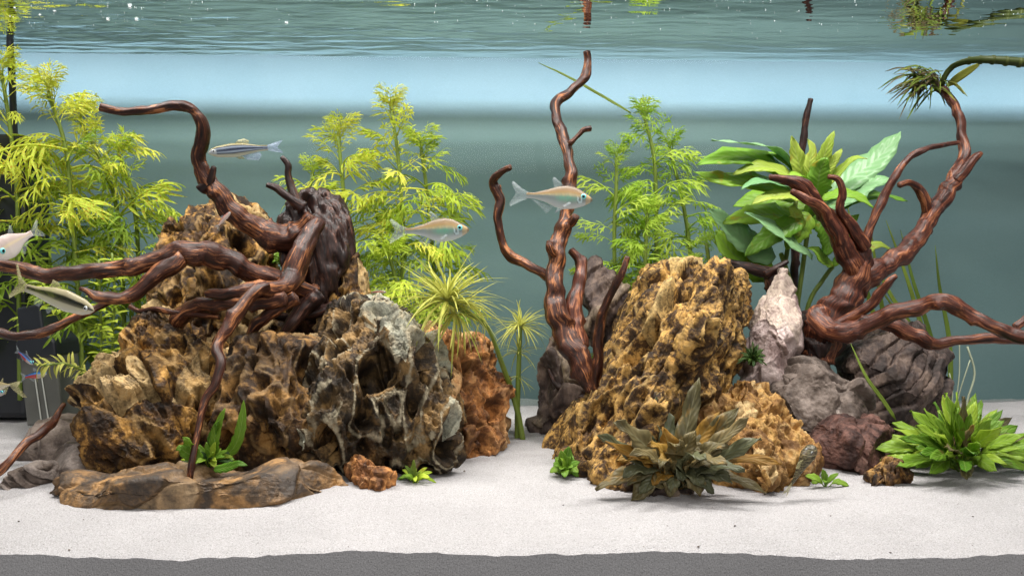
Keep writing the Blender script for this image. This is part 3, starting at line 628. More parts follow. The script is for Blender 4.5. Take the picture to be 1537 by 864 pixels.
# ---------------------------------------------------------------- plants
def leaf_strip(length, width, curl=0.0, wav=0.0, fold=0.15, seg=10, seed=0, shape=0.42, bend=0.0, tipw=0.0):
    """blade along +x, flat in xy, normal +z; returns verts, faces, lf(u,v)"""
    r = random.Random(seed); ph = r.random() * 6; v, f, a = [], [], []
    for i in range(seg + 1):
        t = i / seg
        w = (t ** shape) * ((1 - t) ** (1 - shape + 0.15)); w /= (shape ** shape) * ((1 - shape) ** (1.15 - shape))
        w = max(w, 0.05 * (1 - t) + tipw) * width / 2
        cz = -curl * t * t * length; cx = length * t * (1 - 0.25 * abs(curl) * t)
        for j, s in enumerate((-1, -0.5, 0, 0.5, 1)):
            z = cz + abs(s) * fold * w + wav * width * 0.35 * math.sin(t * 17 + ph + (1.7 if s > 0 else 0)) * abs(s) ** 2
            v.append((cx, s * w * (1 + (0.12 * math.sin(t * 31 + ph + s) if wav else 0)) + bend * t * t * length, z)); a.append((t, s, 0))
    for i in range(seg):
        for j in range(4):
            q = i * 5 + j; f.append((q, q + 5, q + 6, q + 1))
    return v, f, a
def join(parts):
    V, Fc, A = [], [], []
    for v, f, a in parts:
        b = len(V); V += v; Fc += [tuple(i + b for i in q) for q in f]; A += a
    return V, Fc, A
def xf(part, mtx):
    v, f, a = part; return [tuple(mtx @ Vector(p)) for p in v], f, a
def frame(d, up):
    x = d.normalized(); y = up.cross(x)
    if y.length < 1e-4: y = Vector((0, 1, 0)).cross(x)
    y.normalize(); z = x.cross(y); return Matrix((x, y, z)).transposed()
def lmesh(name, geo): return mesh_np(name, geo[0], geo[1], True, {'lf': np.array(geo[2], np.float32)})

def frond_geo(seed, pairs=6, droop=0.35):
    r = random.Random(seed); parts = []
    def pos(t): return Vector((t * (1 - 0.22 * droop * t), 0.05 * math.sin(t * 3 + seed), 0.10 * math.sin(t * 2.2) - droop * t * t * 0.85))
    n = 10; v, f, a = [], [], []
    for i in range(n + 1):
        t = i / n; p = pos(t); w = 0.016 * (1 - 0.75 * t)
        for dy, dz in ((-w, 0), (0, w), (w, 0), (0, -w)): v.append((p.x, p.y + dy, p.z + dz)); a.append((t, 0.5, 0))
    for i in range(n):
        for j in range(4): f.append((i * 4 + j, i * 4 + (j + 1) % 4, i * 4 + 4 + (j + 1) % 4, i * 4 + 4 + j))
    parts.append((v, f, a))
    for k in range(pairs + 1):
        t = 0.30 + 0.68 * k / pairs; p = pos(t); tan = (pos(t + 0.02) - pos(t - 0.02)).normalized()
        L = (0.36 * math.sin(math.pi * (0.22 + 0.70 * k / pairs)) + 0.10) * r.uniform(0.85, 1.2)
        for s in ((-1, 1) if k < pairs else (0,)):
            ang = s * math.radians(r.uniform(38, 58) * (1.08 - 0.3 * k / pairs))
            d = Matrix.Rotation(ang, 3, 'Z') @ tan; d.z -= r.uniform(-0.1, 0.75); d.normalize()
            lf = [leaf_strip(L, 0.041 * r.uniform(0.8, 1.3), r.uniform(0.1, 0.6), 0, 0.3, 6, seed + k, 0.5)]
            if L > 0.30:
                for ss in (-1, 1):
                    tt = r.uniform(0.3, 0.5)
                    sub = leaf_strip(L * r.uniform(0.38, 0.6), 0.036, r.uniform(0.1, 0.5), 0, 0.3, 4, seed, 0.5)
                    lf.append(xf(sub, Matrix.Translation((L * tt, 0, 0)) @ Matrix.Rotation(ss * math.radians(r.uniform(28, 42)), 4, 'Z')))
            up = Vector((0, 0, 1)) + Vector((r.uniform(-.4, .4), r.uniform(-.4, .4), 0))
            parts.append(xf(join(lf), Matrix.Translation(p) @ frame(d, up).to_4x4()))
    return join(parts)
FR = [frond_geo(500 + k, 4 + k % 3, 0.10 + 0.16 * (k % 5)) for k in range(8)]
_fr_mesh = {}
def frond_mesh(k, mat):
    if (k, mat) not in _fr_mesh:
        me = lmesh('leaf', FR[k]); me.materials.append(M[mat]); _fr_mesh[(k, mat)] = me
    return _fr_mesh[(k, mat)]
def place(me, name, root, loc, d, up, scale):
    o = link(name, me, None, root)
    m = Matrix.Translation(Vector(loc) - root.location) @ frame(d, up).to_4x4() @ Matrix.Diagonal((scale[0], scale[1], scale[2], 1))
    o.matrix_basis = m; return o
def thin_stem(root, pts, mat='stem', name='stem', seg=8, step=0.006):
    v, f, g = tube_geo(pts, seg=seg, step=step, rough=0.0, groove=0.0)
    return link(name, mesh_np(name, v - np.array(root.location), f, True, {'grain': g}), M[mat], root)

def wisteria(rows, flen, mats, label, seed, gap=17, start=0.22, group='feathery yellow green stem plants'):
    r = random.Random(seed)
    rows = [(x, y, 0.835 + (D - 0.705) * 0.35 if D < 0.82 and x < 250 else min(D + 0.045, 0.895) if x < 800 else min(D + 0.02, 0.912)) for x, y, D in rows]
    pts = pxr([(x, y, D, 3.6 - 1.2 * i / len(rows)) for i, (x, y, D) in enumerate(rows)])
    root = empty('stem_plant', pts[0][:3], label, 'plant', group)
    thin_stem(root, pts)
    c = crom(pts, 0.003); S = np.concatenate([[0], np.cumsum(np.linalg.norm(np.diff(c[:, :3], axis=0), axis=1))])
    D = rows[-1][2]; g = mm(gap, D); s = S[-1] * start; rotn = r.random() * 3; L0 = mm(flen, D)
    while s < S[-1]:
        i = min(len(c) - 2, int(np.searchsorted(S, s))); p = Vector(c[i, :3]); t = s / S[-1]
        tan = Vector(c[i + 1, :3] - c[i, :3]).normalized()
        top = max(0.0, (t - 0.80) / 0.20); low = max(0.0, (0.5 - t) / 0.5)
        for h in (0, math.pi):
            a = rotn + h + r.uniform(-.7, .7); p = Vector(c[max(0, min(len(c) - 2, i + r.randint(-3, 3))), :3])
            d = Vector((math.cos(a), math.sin(a) * (0.75 if math.sin(a) < 0 else 0.25), 0)); d = (d * (1 - 0.45 * top) + tan * (0.25 + 0.8 * top - 0.25 * low + r.uniform(-.45, .5)))
            k = r.randrange(8) if top < .5 else r.choice((0, 1, 5, 6))
            L = 0.86 * L0 * (1 - 0.55 * top) * (1 - 0.15 * low) * r.uniform(0.75, 1.15)
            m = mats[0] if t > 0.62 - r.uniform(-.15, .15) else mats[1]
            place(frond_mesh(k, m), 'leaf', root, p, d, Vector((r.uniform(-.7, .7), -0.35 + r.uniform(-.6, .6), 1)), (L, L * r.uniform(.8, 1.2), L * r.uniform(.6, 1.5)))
        rotn += math.pi / 2 + r.uniform(-.3, .3); s += g * (1 - 0.55 * top) * r.uniform(.85, 1.15)
    for q in range(7):
        a = q * 2.4; d = Vector((math.cos(a) * .55, math.sin(a) * .55, 1.0)); L = L0 * r.uniform(.28, .5)
        place(frond_mesh(r.choice((0, 1, 5)), mats[0]), 'leaf', root, pts[-1][:3], d, Vector((-d.x, -d.y, 1)), (L, L, L))
    return root
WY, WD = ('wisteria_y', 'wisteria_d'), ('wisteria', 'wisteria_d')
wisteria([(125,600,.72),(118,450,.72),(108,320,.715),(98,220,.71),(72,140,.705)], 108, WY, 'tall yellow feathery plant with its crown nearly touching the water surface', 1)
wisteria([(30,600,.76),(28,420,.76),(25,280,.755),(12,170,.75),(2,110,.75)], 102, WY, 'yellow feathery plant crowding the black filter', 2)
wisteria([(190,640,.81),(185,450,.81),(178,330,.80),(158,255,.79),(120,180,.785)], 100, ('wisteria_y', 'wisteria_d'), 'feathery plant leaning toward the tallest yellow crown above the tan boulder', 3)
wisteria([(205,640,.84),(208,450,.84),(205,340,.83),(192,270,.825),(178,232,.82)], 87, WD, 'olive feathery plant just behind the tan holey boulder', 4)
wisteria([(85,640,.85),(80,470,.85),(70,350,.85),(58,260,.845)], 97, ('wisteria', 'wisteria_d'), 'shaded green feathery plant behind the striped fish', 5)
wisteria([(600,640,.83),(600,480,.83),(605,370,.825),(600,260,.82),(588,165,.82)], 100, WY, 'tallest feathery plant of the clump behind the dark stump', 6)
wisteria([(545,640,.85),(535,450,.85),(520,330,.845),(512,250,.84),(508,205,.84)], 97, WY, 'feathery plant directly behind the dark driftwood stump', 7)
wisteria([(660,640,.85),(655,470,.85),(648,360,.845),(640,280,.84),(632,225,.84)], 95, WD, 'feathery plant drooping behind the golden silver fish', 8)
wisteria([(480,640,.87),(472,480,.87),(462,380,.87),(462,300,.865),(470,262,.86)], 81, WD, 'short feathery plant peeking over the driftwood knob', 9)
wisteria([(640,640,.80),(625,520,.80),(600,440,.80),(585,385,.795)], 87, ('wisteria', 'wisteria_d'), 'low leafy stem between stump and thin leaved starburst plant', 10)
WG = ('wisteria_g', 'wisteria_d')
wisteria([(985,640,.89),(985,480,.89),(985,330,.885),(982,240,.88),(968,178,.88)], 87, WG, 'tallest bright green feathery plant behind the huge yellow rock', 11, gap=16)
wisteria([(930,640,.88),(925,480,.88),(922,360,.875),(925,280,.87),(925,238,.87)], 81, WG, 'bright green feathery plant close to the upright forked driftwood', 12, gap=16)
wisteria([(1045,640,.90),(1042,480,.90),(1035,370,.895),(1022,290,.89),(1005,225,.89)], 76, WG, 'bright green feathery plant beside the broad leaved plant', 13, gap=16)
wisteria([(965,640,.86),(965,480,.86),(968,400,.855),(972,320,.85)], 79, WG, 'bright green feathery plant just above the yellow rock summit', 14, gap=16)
wisteria([(1065,600,.85),(1066,470,.85),(1066,410,.845),(1060,365,.84)], 46, WG, 'small bright green feathery sprig by the crooked dark stub', 15, gap=14)

BL = {}
def blade_mesh(key, mat, **kw):
    k = (key, mat)
    if k not in BL:
        me = lmesh('leaf', leaf_strip(1.0, **kw)); me.materials.append(M[mat]); BL[k] = me
    return BL[k]
def starburst(root, c, rad, n, seed, mat='star', up=0.25):
    r = random.Random(seed)
    for i in range(n):
        z = r.uniform(-0.55, 1.0); a = i * 2.39996 + r.uniform(-.3, .3); q = math.sqrt(max(0.02, 1 - z * z))
        d = Vector((math.cos(a) * q, math.sin(a) * q * 0.9, z * 0.85 + up))
        k = r.randrange(4); me = blade_mesh('n%d' % k, mat, width=0.042, curl=0.15 + 0.22 * k, fold=0.5, seg=8, seed=k, shape=0.45, bend=0.1 * (k - 1.5))
        L = rad * r.uniform(0.75, 1.15); place(me, 'leaf', root, c, d, Vector((r.uniform(-.3, .3), r.uniform(-.3, .3), 1)), (L, L, L))
s1 = empty('star_plant', P(783, 662, .78), 'thin leaved starburst plant with big drooping crown beside the orange rock', 'plant', 'thin leaved starburst plants')
thin_stem(s1, pxr([(785,662,.78,4.5),(775,610,.775,4.5),(755,550,.76,4),(730,490,.73,3),(690,462,.715,4),(672,452,.71,3)]))
starburst(s1, P(672, 452, .71), mm(92, .71), 120, 1); starburst(s1, P(682, 470, .712), mm(80, .712), 44, 2, up=-0.3)
starburst(s1, P(722, 484, .73), mm(40, .73), 12, 3)
s2 = empty('star_plant', P(776, 664, .785), 'smaller thin leaved starburst plant standing alone over bare sand', 'plant', 'thin leaved starburst plants')
thin_stem(s2, pxr([(776,664,.785,4),(777,600,.78,4),(779,540,.775,3.5),(781,492,.77,3)]))
starburst(s2, P(781, 490, .77), mm(50, .77), 80, 5); starburst(s2, P(779, 530, .775), mm(40, .775), 26, 6); starburst(s2, P(778, 565, .776), mm(36, .776), 12, 7, up=-.1)

def leaf_at(root, rows, width, mat, hint, name='leaf', seg=14, wav=0.0, fold=0.15, shape=0.42, seed=0, petiole=None):
    """a leaf along control points rows (px,py,D); width in px; hint = face normal"""
    pts = np.array([[*P(*q)] for q in rows]); c = crom(np.hstack([pts, np.zeros((len(pts), 1))]), 1e9)[:, :3] if len(pts) < 2 else None
    q4 = np.hstack([pts, np.zeros((len(pts), 1))]); tot = np.linalg.norm(np.diff(pts, axis=0), axis=1).sum()
    c = crom(q4, tot / 60)[:, :3]; S = np.concatenate([[0], np.cumsum(np.linalg.norm(np.diff(c, axis=0), axis=1))])
    X = np.stack([np.interp(np.linspace(0, S[-1], seg + 1), S, c[:, k]) for k in range(3)], 1)
    T = np.gradient(X, axis=0); T /= np.linalg.norm(T, axis=1, keepdims=True)
    W = mm(width, rows[-1][2]); r = random.Random(seed); ph = r.random() * 6; v, f, a = [], [], []
    hint = np.array(hint, float)
    for i in range(seg + 1):
        t = i / seg; tb = max(0.0, (t - petiole) / (1 - petiole)) if petiole else t
        w = (tb ** shape) * ((1 - tb) ** (1.15 - shape)); w /= (shape ** shape) * ((1 - shape) ** (1.15 - shape)); w = max(w, (0.10 if petiole else 0.06) * (1 - t)) * W / 2
        side = np.cross(hint, T[i]); side /= np.linalg.norm(side) + 1e-9; nn = np.cross(T[i], side)
        for s in (-1, -.5, 0, .5, 1):
            z = abs(s) * fold * w + wav * W * 0.22 * math.sin(t * 19 + ph + (2.1 if s > 0 else 0)) * s * s
            v.append(X[i] + side * s * w * (1 + (0.10 * math.sin(t * 37 + ph * 2 + s) if wav else 0)) + nn * z - np.array(root.location)); a.append((t, s, 0))
    for i in range(seg):
        for j in range(4): q = i * 5 + j; f.append((q, q + 5, q + 6, q + 1))
    o = link(name, mesh_np(name, v, f, True, {'lf': np.array(a, np.float32)}), M[mat], root)
    sd = o.modifiers.new('thickness', 'SOLIDIFY'); sd.thickness = 0.0005
    return o

bp = empty('broad_leaf_plant', P(1190, 620, .87), 'bushy plant with broad bright green leaves behind the antler driftwood', 'plant')
DB = .86
for st in ([(1185,620),(1195,480),(1205,400),(1215,330),(1222,290)], [(1195,620),(1200,480),(1182,410),(1172,380)], [(1180,620),(1172,500),(1175,420),(1190,330),(1195,300)], [(1190,620),(1210,470),(1235,420),(1250,400)]):
    thin_stem(bp, pxr([(x, y, DB + .01, 3.5) for x, y in st]))
UPC = (0.1, -0.55, 0.85)
for i, (rows, w, m, hint) in enumerate([
    ([(1200,265,DB),(1165,225,.84),(1120,216,.82),(1068,210,.80)], 30, 'broad_pale', (0.1, -.25, 1)),
    ([(1205,285,DB),(1150,245,.84),(1095,235,.82),(1045,248,.80)], 46, 'broad', (0.1, -.75, .6)),
    ([(1195,300,DB),(1140,275,.84),(1090,270,.82),(1040,258,.81)], 40, 'broad', (-.1, -.8, .55)),
    ([(1190,285,.84),(1165,275,.82),(1135,272,.81),(1112,284,.80)], 24, 'broad_pale', (0, -.5, .9)),
    ([(1220,385,.85),(1190,365,.83),(1150,335,.815),(1118,318,.81)], 36, 'broad_pale', (.2, -.7, .7)),
    ([(1165,385,.86),(1130,370,.85),(1095,340,.84),(1065,312,.835)], 48, 'broad_pale', (.3, -.9, .3)),
    ([(1165,408,.86),(1130,400,.855),(1095,375,.85),(1075,345,.85)], 46, 'broad', (.2, -.9, .2)),
    ([(1200,330,.86),(1160,322,.85),(1120,325,.84),(1085,335,.835)], 44, 'broad', (.1, -.7, .6)),
    ([(1218,295,.85),(1205,265,.84),(1196,235,.835),(1188,204,.83)], 30, 'broad_young', (.1, -1, .1)),
    ([(1222,285,.85),(1232,250,.845),(1242,220,.84),(1252,196,.84)], 22, 'broad_young', (-.2, -1, .1)),
    ([(1228,285,.85),(1242,255,.845),(1258,232,.84),(1264,222,.84)], 18, 'broad_young', (-.3, -1, .2)),
    ([(1225,292,.85),(1255,262,.845),(1280,238,.84),(1302,238,.835)], 17, 'broad_young', (-.2, -.6, .8)),
    ([(1240,295,.855),(1275,268,.86),(1315,240,.865),(1352,197,.87)], 46, 'broad_pale', (-.35, -.85, .5)),
    ([(1235,312,.855),(1270,295,.85),(1305,275,.85),(1338,268,.85)], 42, 'broad_pale', (-.1, -.7, .8)),
    ([(1235,318,.855),(1280,300,.86),(1320,292,.865),(1362,302,.87)], 30, 'broad', (0, -.5, .9)),
    ([(1222,300,.84),(1212,275,.83),(1200,262,.825),(1178,268,.82)], 26, 'broad', (0, -.5, .9)),
    ([(1225,300,.84),(1228,275,.83),(1232,252,.825),(1242,236,.82)], 40, 'broad', (0, -1, .2)),
    ([(1215,320,.855),(1200,340,.85),(1190,355,.845),(1180,375,.845)], 38, 'broad', (.2, -.9, .4)),
    ([(1228,318,.86),(1240,340,.855),(1245,360,.855),(1240,385,.855)], 34, 'broad', (-.2, -.9, .4)),
    ([(1205,350,.85),(1195,330,.84),(1192,320,.84),(1185,310,.835)], 30, 'broad_young', (0, -.9, .4)),
    ([(1250,400,.86),(1262,385,.86),(1275,380,.86),(1290,388,.86)], 14, 'broad', (0, -.6, .8)),
    ([(1250,400,.86),(1235,388,.86),(1225,375,.86),(1212,372,.86)], 18, 'broad', (0, -.8, .6)),
    ([(1285,395,.84),(1305,372,.84),(1322,367,.84),(1340,376,.84)], 16, 'broad_young', (0, -.7, .7)),
    ([(1230,300,.86),(1220,330,.87),(1260,340,.88),(1290,322,.88)], 34, 'broad', (0, -.8, .6)),
    ([(1210,300,.83),(1180,292,.82),(1150,296,.81),(1128,306,.805)], 26, 'broad_young', (0, -.7, .7)),
    ([(1205,280,.84),(1170,256,.83),(1135,250,.82),(1100,262,.815)], 30, 'broad_young', (.1, -.7, .7)),
    ([(1232,300,.83),(1262,290,.82),(1290,296,.82),(1312,312,.82)], 24, 'broad', (0, -.7, .7)),
    ([(1225,285,.84),(1215,250,.83),(1220,225,.83),(1212,208,.83)], 20, 'broad_young', (.2, -1, .1)),
    ([(1232,320,.84),(1255,330,.835),(1275,345,.835),(1290,365,.84)], 26, 'broad', (-.2, -.8, .5)),
    ([(1205,330,.84),(1170,345,.83),(1140,365,.83),(1118,385,.83)], 34, 'broad', (.2, -.8, .5)),
    ([(1212,290,.85),(1185,250,.85),(1160,232,.85),(1128,232,.85)], 32, 'broad', (.1, -.5, .9)),
    ([(1215,310,.87),(1170,300,.88),(1130,300,.885),(1100,310,.89)], 40, 'broad', (0, -.8, .5))]):
    leaf_at(bp, rows, w, m, hint, wav=0.25, fold=0.12, seed=i)

cb = empty('brown_leaf_plant', P(1020, 738, .62), 'rosette of long crinkled olive brown leaves on the sand', 'plant')
link('root_ball', (lambda a: mesh_np('root_ball', a[0] + a[2] - np.array(cb.location), a[1], True, {'cell': a[3], 'edge': a[4]}))(rock_shape([(960,712),(990,700),(1040,702),(1060,720),(1050,748),(1000,752),(965,744)], .625, .03, sub=5, size=.01, amp=.004, seed=71)), M['slate'], cb)
r = random.Random(8)
for i, (tx, ty, D, w, m) in enumerate([(1049,566,.635,20,'crypt_brown'),(924,632,.60,26,'crypt_brown'),(1108,611,.61,24,'crypt_brown'),(1124,627,.60,18,'crypt_brown'),(1142,657,.60,20,'crypt_dark'),(1173,697,.60,15,'crypt_orange'),
    (1118,706,.585,18,'crypt_dark'),(1150,734,.60,14,'crypt_brown'),(898,652,.60,18,'crypt_dark'),(908,662,.595,14,'crypt_orange'),(946,681,.58,16,'crypt_brown'),(894,729,.60,18,'crypt_brown'),(948,746,.58,24,'crypt_brown'),
    (1052,738,.575,22,'crypt_brown'),(1070,735,.585,16,'crypt_dark'),(984,596,.65,22,'crypt_dark'),(1036,622,.65,20,'crypt_dark'),(994,640,.615,22,'crypt_orange'),(1082,616,.615,20,'crypt_orange'),(1092,698,.58,18,'crypt_brown'),
    (980,722,.575,18,'crypt_orange'),(990,700,.575,16,'crypt_brown'),(1020,665,.59,24,'crypt_brown'),(1100,718,.60,18,'crypt_dark'),(935,715,.60,20,'crypt_dark'),(960,735,.59,18,'crypt_dark'),(1060,690,.58,18,'crypt_dark'),(1045,640,.63,18,'crypt_dark'),(1010,735,.57,16,'crypt_dark'),(925,690,.615,16,'crypt_orange')] + [(1018 + math.cos(q * 2.4) * (60 + q * 2.4), 704 - math.sin(q * 2.4) * 36 - 12 * (q % 3), .60 + .004 * (q % 8), 15 + q % 6, ('crypt_brown', 'crypt_orange', 'crypt_dark', 'crypt_brown')[q % 4]) for q in range(18)]):
    if ty > 715: D, ty = .603, ty + 6
    bx, by = 1016 + r.uniform(-8, 8), 722 + r.uniform(-6, 12); dx, dy = tx - bx, ty - by
    lift = 18 if dy > -60 else 4
    rows = [(bx, by, .622), (bx + dx * .35, by + dy * .35 - lift, .622 + (D - .622) * .4), (bx + dx * .72, by + dy * .72 - lift * .8, .622 + (D - .622) * .8), (tx, ty, D)]
    leaf_at(cb, rows, w * 1.4, m, (r.uniform(-.3, .3), -.75, .75), wav=0.9, fold=0.25, seed=i + 40, shape=0.55)

def rosette(name, c, n, spreadx, height, width, mats, label, seed, cat='plant', group=None, wav=0.3, depth=0.05, shape=.5, lift=.25, minh=0.0, rnd=.3, petiole=0.25):
    r = random.Random(seed); cx, cy, D = c
    root = empty(name, P(cx, cy, D), label, cat, group)
    for i in range(n):
        a = i * 2.39996 + r.uniform(-.2, .2); e = minh + (1 - minh) * (i + .5) / n; rr = math.sqrt(max(0, 1 - e * e)) * (r.uniform(.7, 1.05) if rnd < .5 else r.uniform(.45, 1.15))
        tx = cx + math.cos(a) * rr * spreadx; tD = D + math.sin(a) * rr * depth; ty = cy - e * height * r.uniform(.8, 1.1) + (D - tD) * 240
        mx, my = cx + (tx - cx) * .45, cy + (ty - cy) * .5 - height * lift * (1 - e * .7)
        rows = [(cx + r.uniform(-4, 4), cy, D), (mx, my, (D + tD) / 2), (tx, ty, tD)]
        leaf_at(root, rows, width * r.uniform(.75, 1.2), r.choice(mats), (r.uniform(-rnd, rnd), -.7, .8), wav=wav, fold=.2, seed=seed * 50 + i, shape=shape, seg=11, petiole=petiole)
    return root
rosette('green_leaf_plant', (1442, 706, .675), 100, 138, 112, 20, ['crypt_green'] * 5 + ['crypt_light'] * 3 + ['crypt_brown'], 'dense bushy plant with bright green pointed leaves on the sand', 3, depth=.07, shape=.42, lift=.16, wav=.6, rnd=.75, petiole=.48)
rosette('leafy_sprout', (848, 716, .655), 22, 28, 44, 15, ['crypt_green'], 'small fresh green leafy sprout on sand by the yellow rock foot', 4, depth=.015)
rosette('leafy_sprout', (1240, 730, .635), 8, 36, 28, 10, ['crypt_green'], 'tiny green sprout in sand below the maroon stone', 5, depth=.012)
rosette('leafy_sprout', (622, 725, .645), 16, 34, 34, 7, ['crypt_green', 'grass', 'wisteria'], 'tiny grassy sprout at the base of the pale rimmed rock', 6, depth=.012)
mo = rosette('leafy_sprout', (315, 700, .615), 34, 48, 38, 9, ['crypt_green', 'moss', 'wisteria_d'], 'tangled little plant with a tall oval leaf behind the long flat stone', 7, depth=.015)
for i, (rows, w) in enumerate([([(330,690,.62),(352,670,.615),(362,640,.61),(366,600,.61)], 18), ([(322,690,.62),(322,660,.615),(330,630,.61),(338,612,.61)], 16), ([(322,690,.62),(318,660,.62),(324,640,.61),(328,632,.60)], 14), ([(300,690,.61),(285,670,.605),(280,660,.60),(274,656,.60)], 18), ([(305,690,.61),(282,680,.605),(270,672,.60),(264,676,.60)], 20), ([(320,705,.60),(345,700,.595),(358,695,.59),(372,698,.59)], 14)]):
    leaf_at(mo, rows, w, 'crypt_green', (0, -.9, .4), wav=.2, seed=i)
rosette('moss_tuft', (1130, 548, .715), 44, 26, 34, 4, ['moss'], 'dark moss tuft growing between yellow rock and pink stone', 9, cat='moss', depth=.02)
rosette('leafy_sprout', (590, 500, .765), 30, 40, 44, 18, ['crypt_green'], 'cluster of round green leaves tucked behind the pale rimmed rock', 10, depth=.02)
rosette('leafy_sprout', (425, 400, .80), 5, 20, 30, 20, ['crypt_green'], 'single green leaf glimpsed through the driftwood above the tan boulder', 13, depth=.01)

def sprig(rows, n, L, label, seed, mat='star', w=.16, group=None):
    r = random.Random(seed); pts = pxr([(x, y, D, 2.0) for x, y, D in rows]); root = empty('sprig', pts[0][:3], label, 'plant', group)
    thin_stem(root, pts, seg=6); c = crom(pts, .0015)
    for i in range(n):
        k = int((.12 + .88 * i / n) * (len(c) - 2)); tan = Vector(c[k + 1, :3] - c[k, :3]).normalized()
        for s in (0, 2.1, 4.2):
            a = i * 1.3 + s; side = frame(tan, Vector((0, .3, 1))); d = side @ Vector((.55, math.cos(a), math.sin(a)))
            l = mm(L, rows[-1][2]) * r.uniform(.7, 1.15); q = r.randrange(3)
            place(blade_mesh('s%d_%s' % (q, w), mat, width=w, curl=.2 + .2 * q, fold=.3, seg=5, seed=q, shape=.5), 'leaf', root, c[k, :3], d, Vector((0, -.4, 1)), (l, l, l))
sprig([(148,572,.70),(125,556,.69),(95,545,.68),(70,548,.675),(52,546,.67)], 14, 26, 'needle leaved sprig sticking out over the smoked filter intake', 1, 'star')
sprig([(150,640,.74),(152,540,.74),(150,440,.745),(148,390,.745)], 22, 22, 'thin stem with small rounded pale leaves under the striped fish', 2, 'wisteria', .38)
sprig([(170,640,.77),(168,540,.77),(172,440,.775),(168,380,.775)], 22, 20, 'second thin stem with small rounded leaves beside the tan boulder', 3, 'wisteria', .38)
sprig([(90,480,.74),(70,440,.73),(60,425,.72),(45,425,.715)], 8, 22, 'short tan sprig with oval leaves resting on the big branch', 4, 'wisteria', .4)

vg = empty('grass_plant', P(1400, 640, .90), 'thin upright grass blades behind the antler driftwood', 'plant')
for i, rows in enumerate([[(1410,640),(1395,540),(1365,430),(1330,330)], [(1400,640),(1370,500),(1335,440),(1290,350)], [(1425,640),(1425,520),(1410,430),(1404,368)], [(1420,640),(1400,520),(1370,420),(1352,345)], [(1390,640),(1370,520),(1340,460),(1318,430)], [(1380,640),(1350,560),(1310,470),(1270,300)], [(1360,640),(1345,560),(1325,470),(1305,330)]]):
    leaf_at(vg, [(x, y, .89 + .004 * i) for x, y in rows], 9, 'grass', (.3, -1, .1), name='blade', fold=.3, shape=.35, seed=i)
gb = empty("blade_grass", P(1345, 640, .70), 'single thin green blade crossing in front of the dark layered rock', 'plant')
leaf_at(gb, [(1345,630,.70),(1325,600,.70),(1300,565,.70),(1277,515,.71)], 6, 'grass', (.3, -1, .1), name='blade', fold=.3, shape=.3)
hr = empty('hanging_root_tuft', P(1440, 620, .88), 'pale thin roots trailing behind the bright green bushy plant', 'roots')
for i, rows in enumerate([[(1452,520),(1463,560),(1452,600),(1445,640)], [(1440,510),(1440,560),(1436,600),(1440,640)], [(1425,560),(1430,590),(1424,640)], [(1456,540),(1440,590),(1430,640)], [(1410,580),(1418,610),(1412,640)]]):
    thin_stem(hr, pxr([(x, y, .87 + .005 * i, 1.0 if i else 1.5) for x, y in rows]), 'root', 'root', 6)

fp = empty('floating_plant', P(1400, 140, .90), 'floating stem with dangling narrow leaves at the driftwood tip', 'plant')
zt = lambda D: 432 - (ZW - 0.004 - ZC) * F / D
D = .80
thin_stem(fp, pxr([(1413,130,.905,4),(1418,115,.90,4),(1430,100,.895,4.5),(1455,91,.875,5),(1490,90,.86,6),(1560,96,.85,7)]), 'float')
for x, y, D_, rr in ((1455,91,.875,6.5),(1472,90,.868,7),(1490,90,.86,7.5),(1510,92,.856,8),(1530,94,.853,8)):
    a_ = Vector(P(x - 1.5, y, D_)); b_ = Vector(P(x + 1.5, y + .2, D_)); thin_stem(fp, [(*a_, mm(rr, D_)), (*b_, mm(rr, D_))], 'float', 'node', 8)
leaf_at(fp, [(1420,130,.905),(1445,112,.895),(1472,95,.88)], 12, 'float_y', (.2, -1, .3), shape=.5)
r = random.Random(5)
for i in range(90):
    a = math.radians(r.uniform(95, 262) if i % 5 else r.uniform(250, 375)); L = r.uniform(22, 70) if i % 5 else r.uniform(18, 42)
    bx, by = 1404 + r.uniform(-30, 12), 128 + r.uniform(-22, 6)
    tx, ty = bx + math.cos(a) * L, by - math.sin(a) * L * .7 + 12
    if ty < 104: ty = 104 + r.uniform(0, 8)
    leaf_at(fp, [(bx, by, .905), ((bx + tx) / 2, (by + ty) / 2 - 8, .90 + r.uniform(-.02, .015)), (tx, ty, .90 + r.uniform(-.03, .02))], r.uniform(1.4, 3), r.choice(['grass', 'crypt_brown', 'crypt_brown', 'float_y', 'grass']), (r.uniform(-.4, .4), -1, .5), fold=.3, seg=6, seed=i)
fl = empty("floating_grass", P(870, 130, .86), 'long thin green blade slanting up to the water surface', 'plant')
leaf_at(fl, [(948,170,.885),(900,142,.88),(850,114,.885),(808,94,.895)], 4.5, 'grass', (.2, -1, .4), name='blade', shape=.4, fold=.3, seg=16)

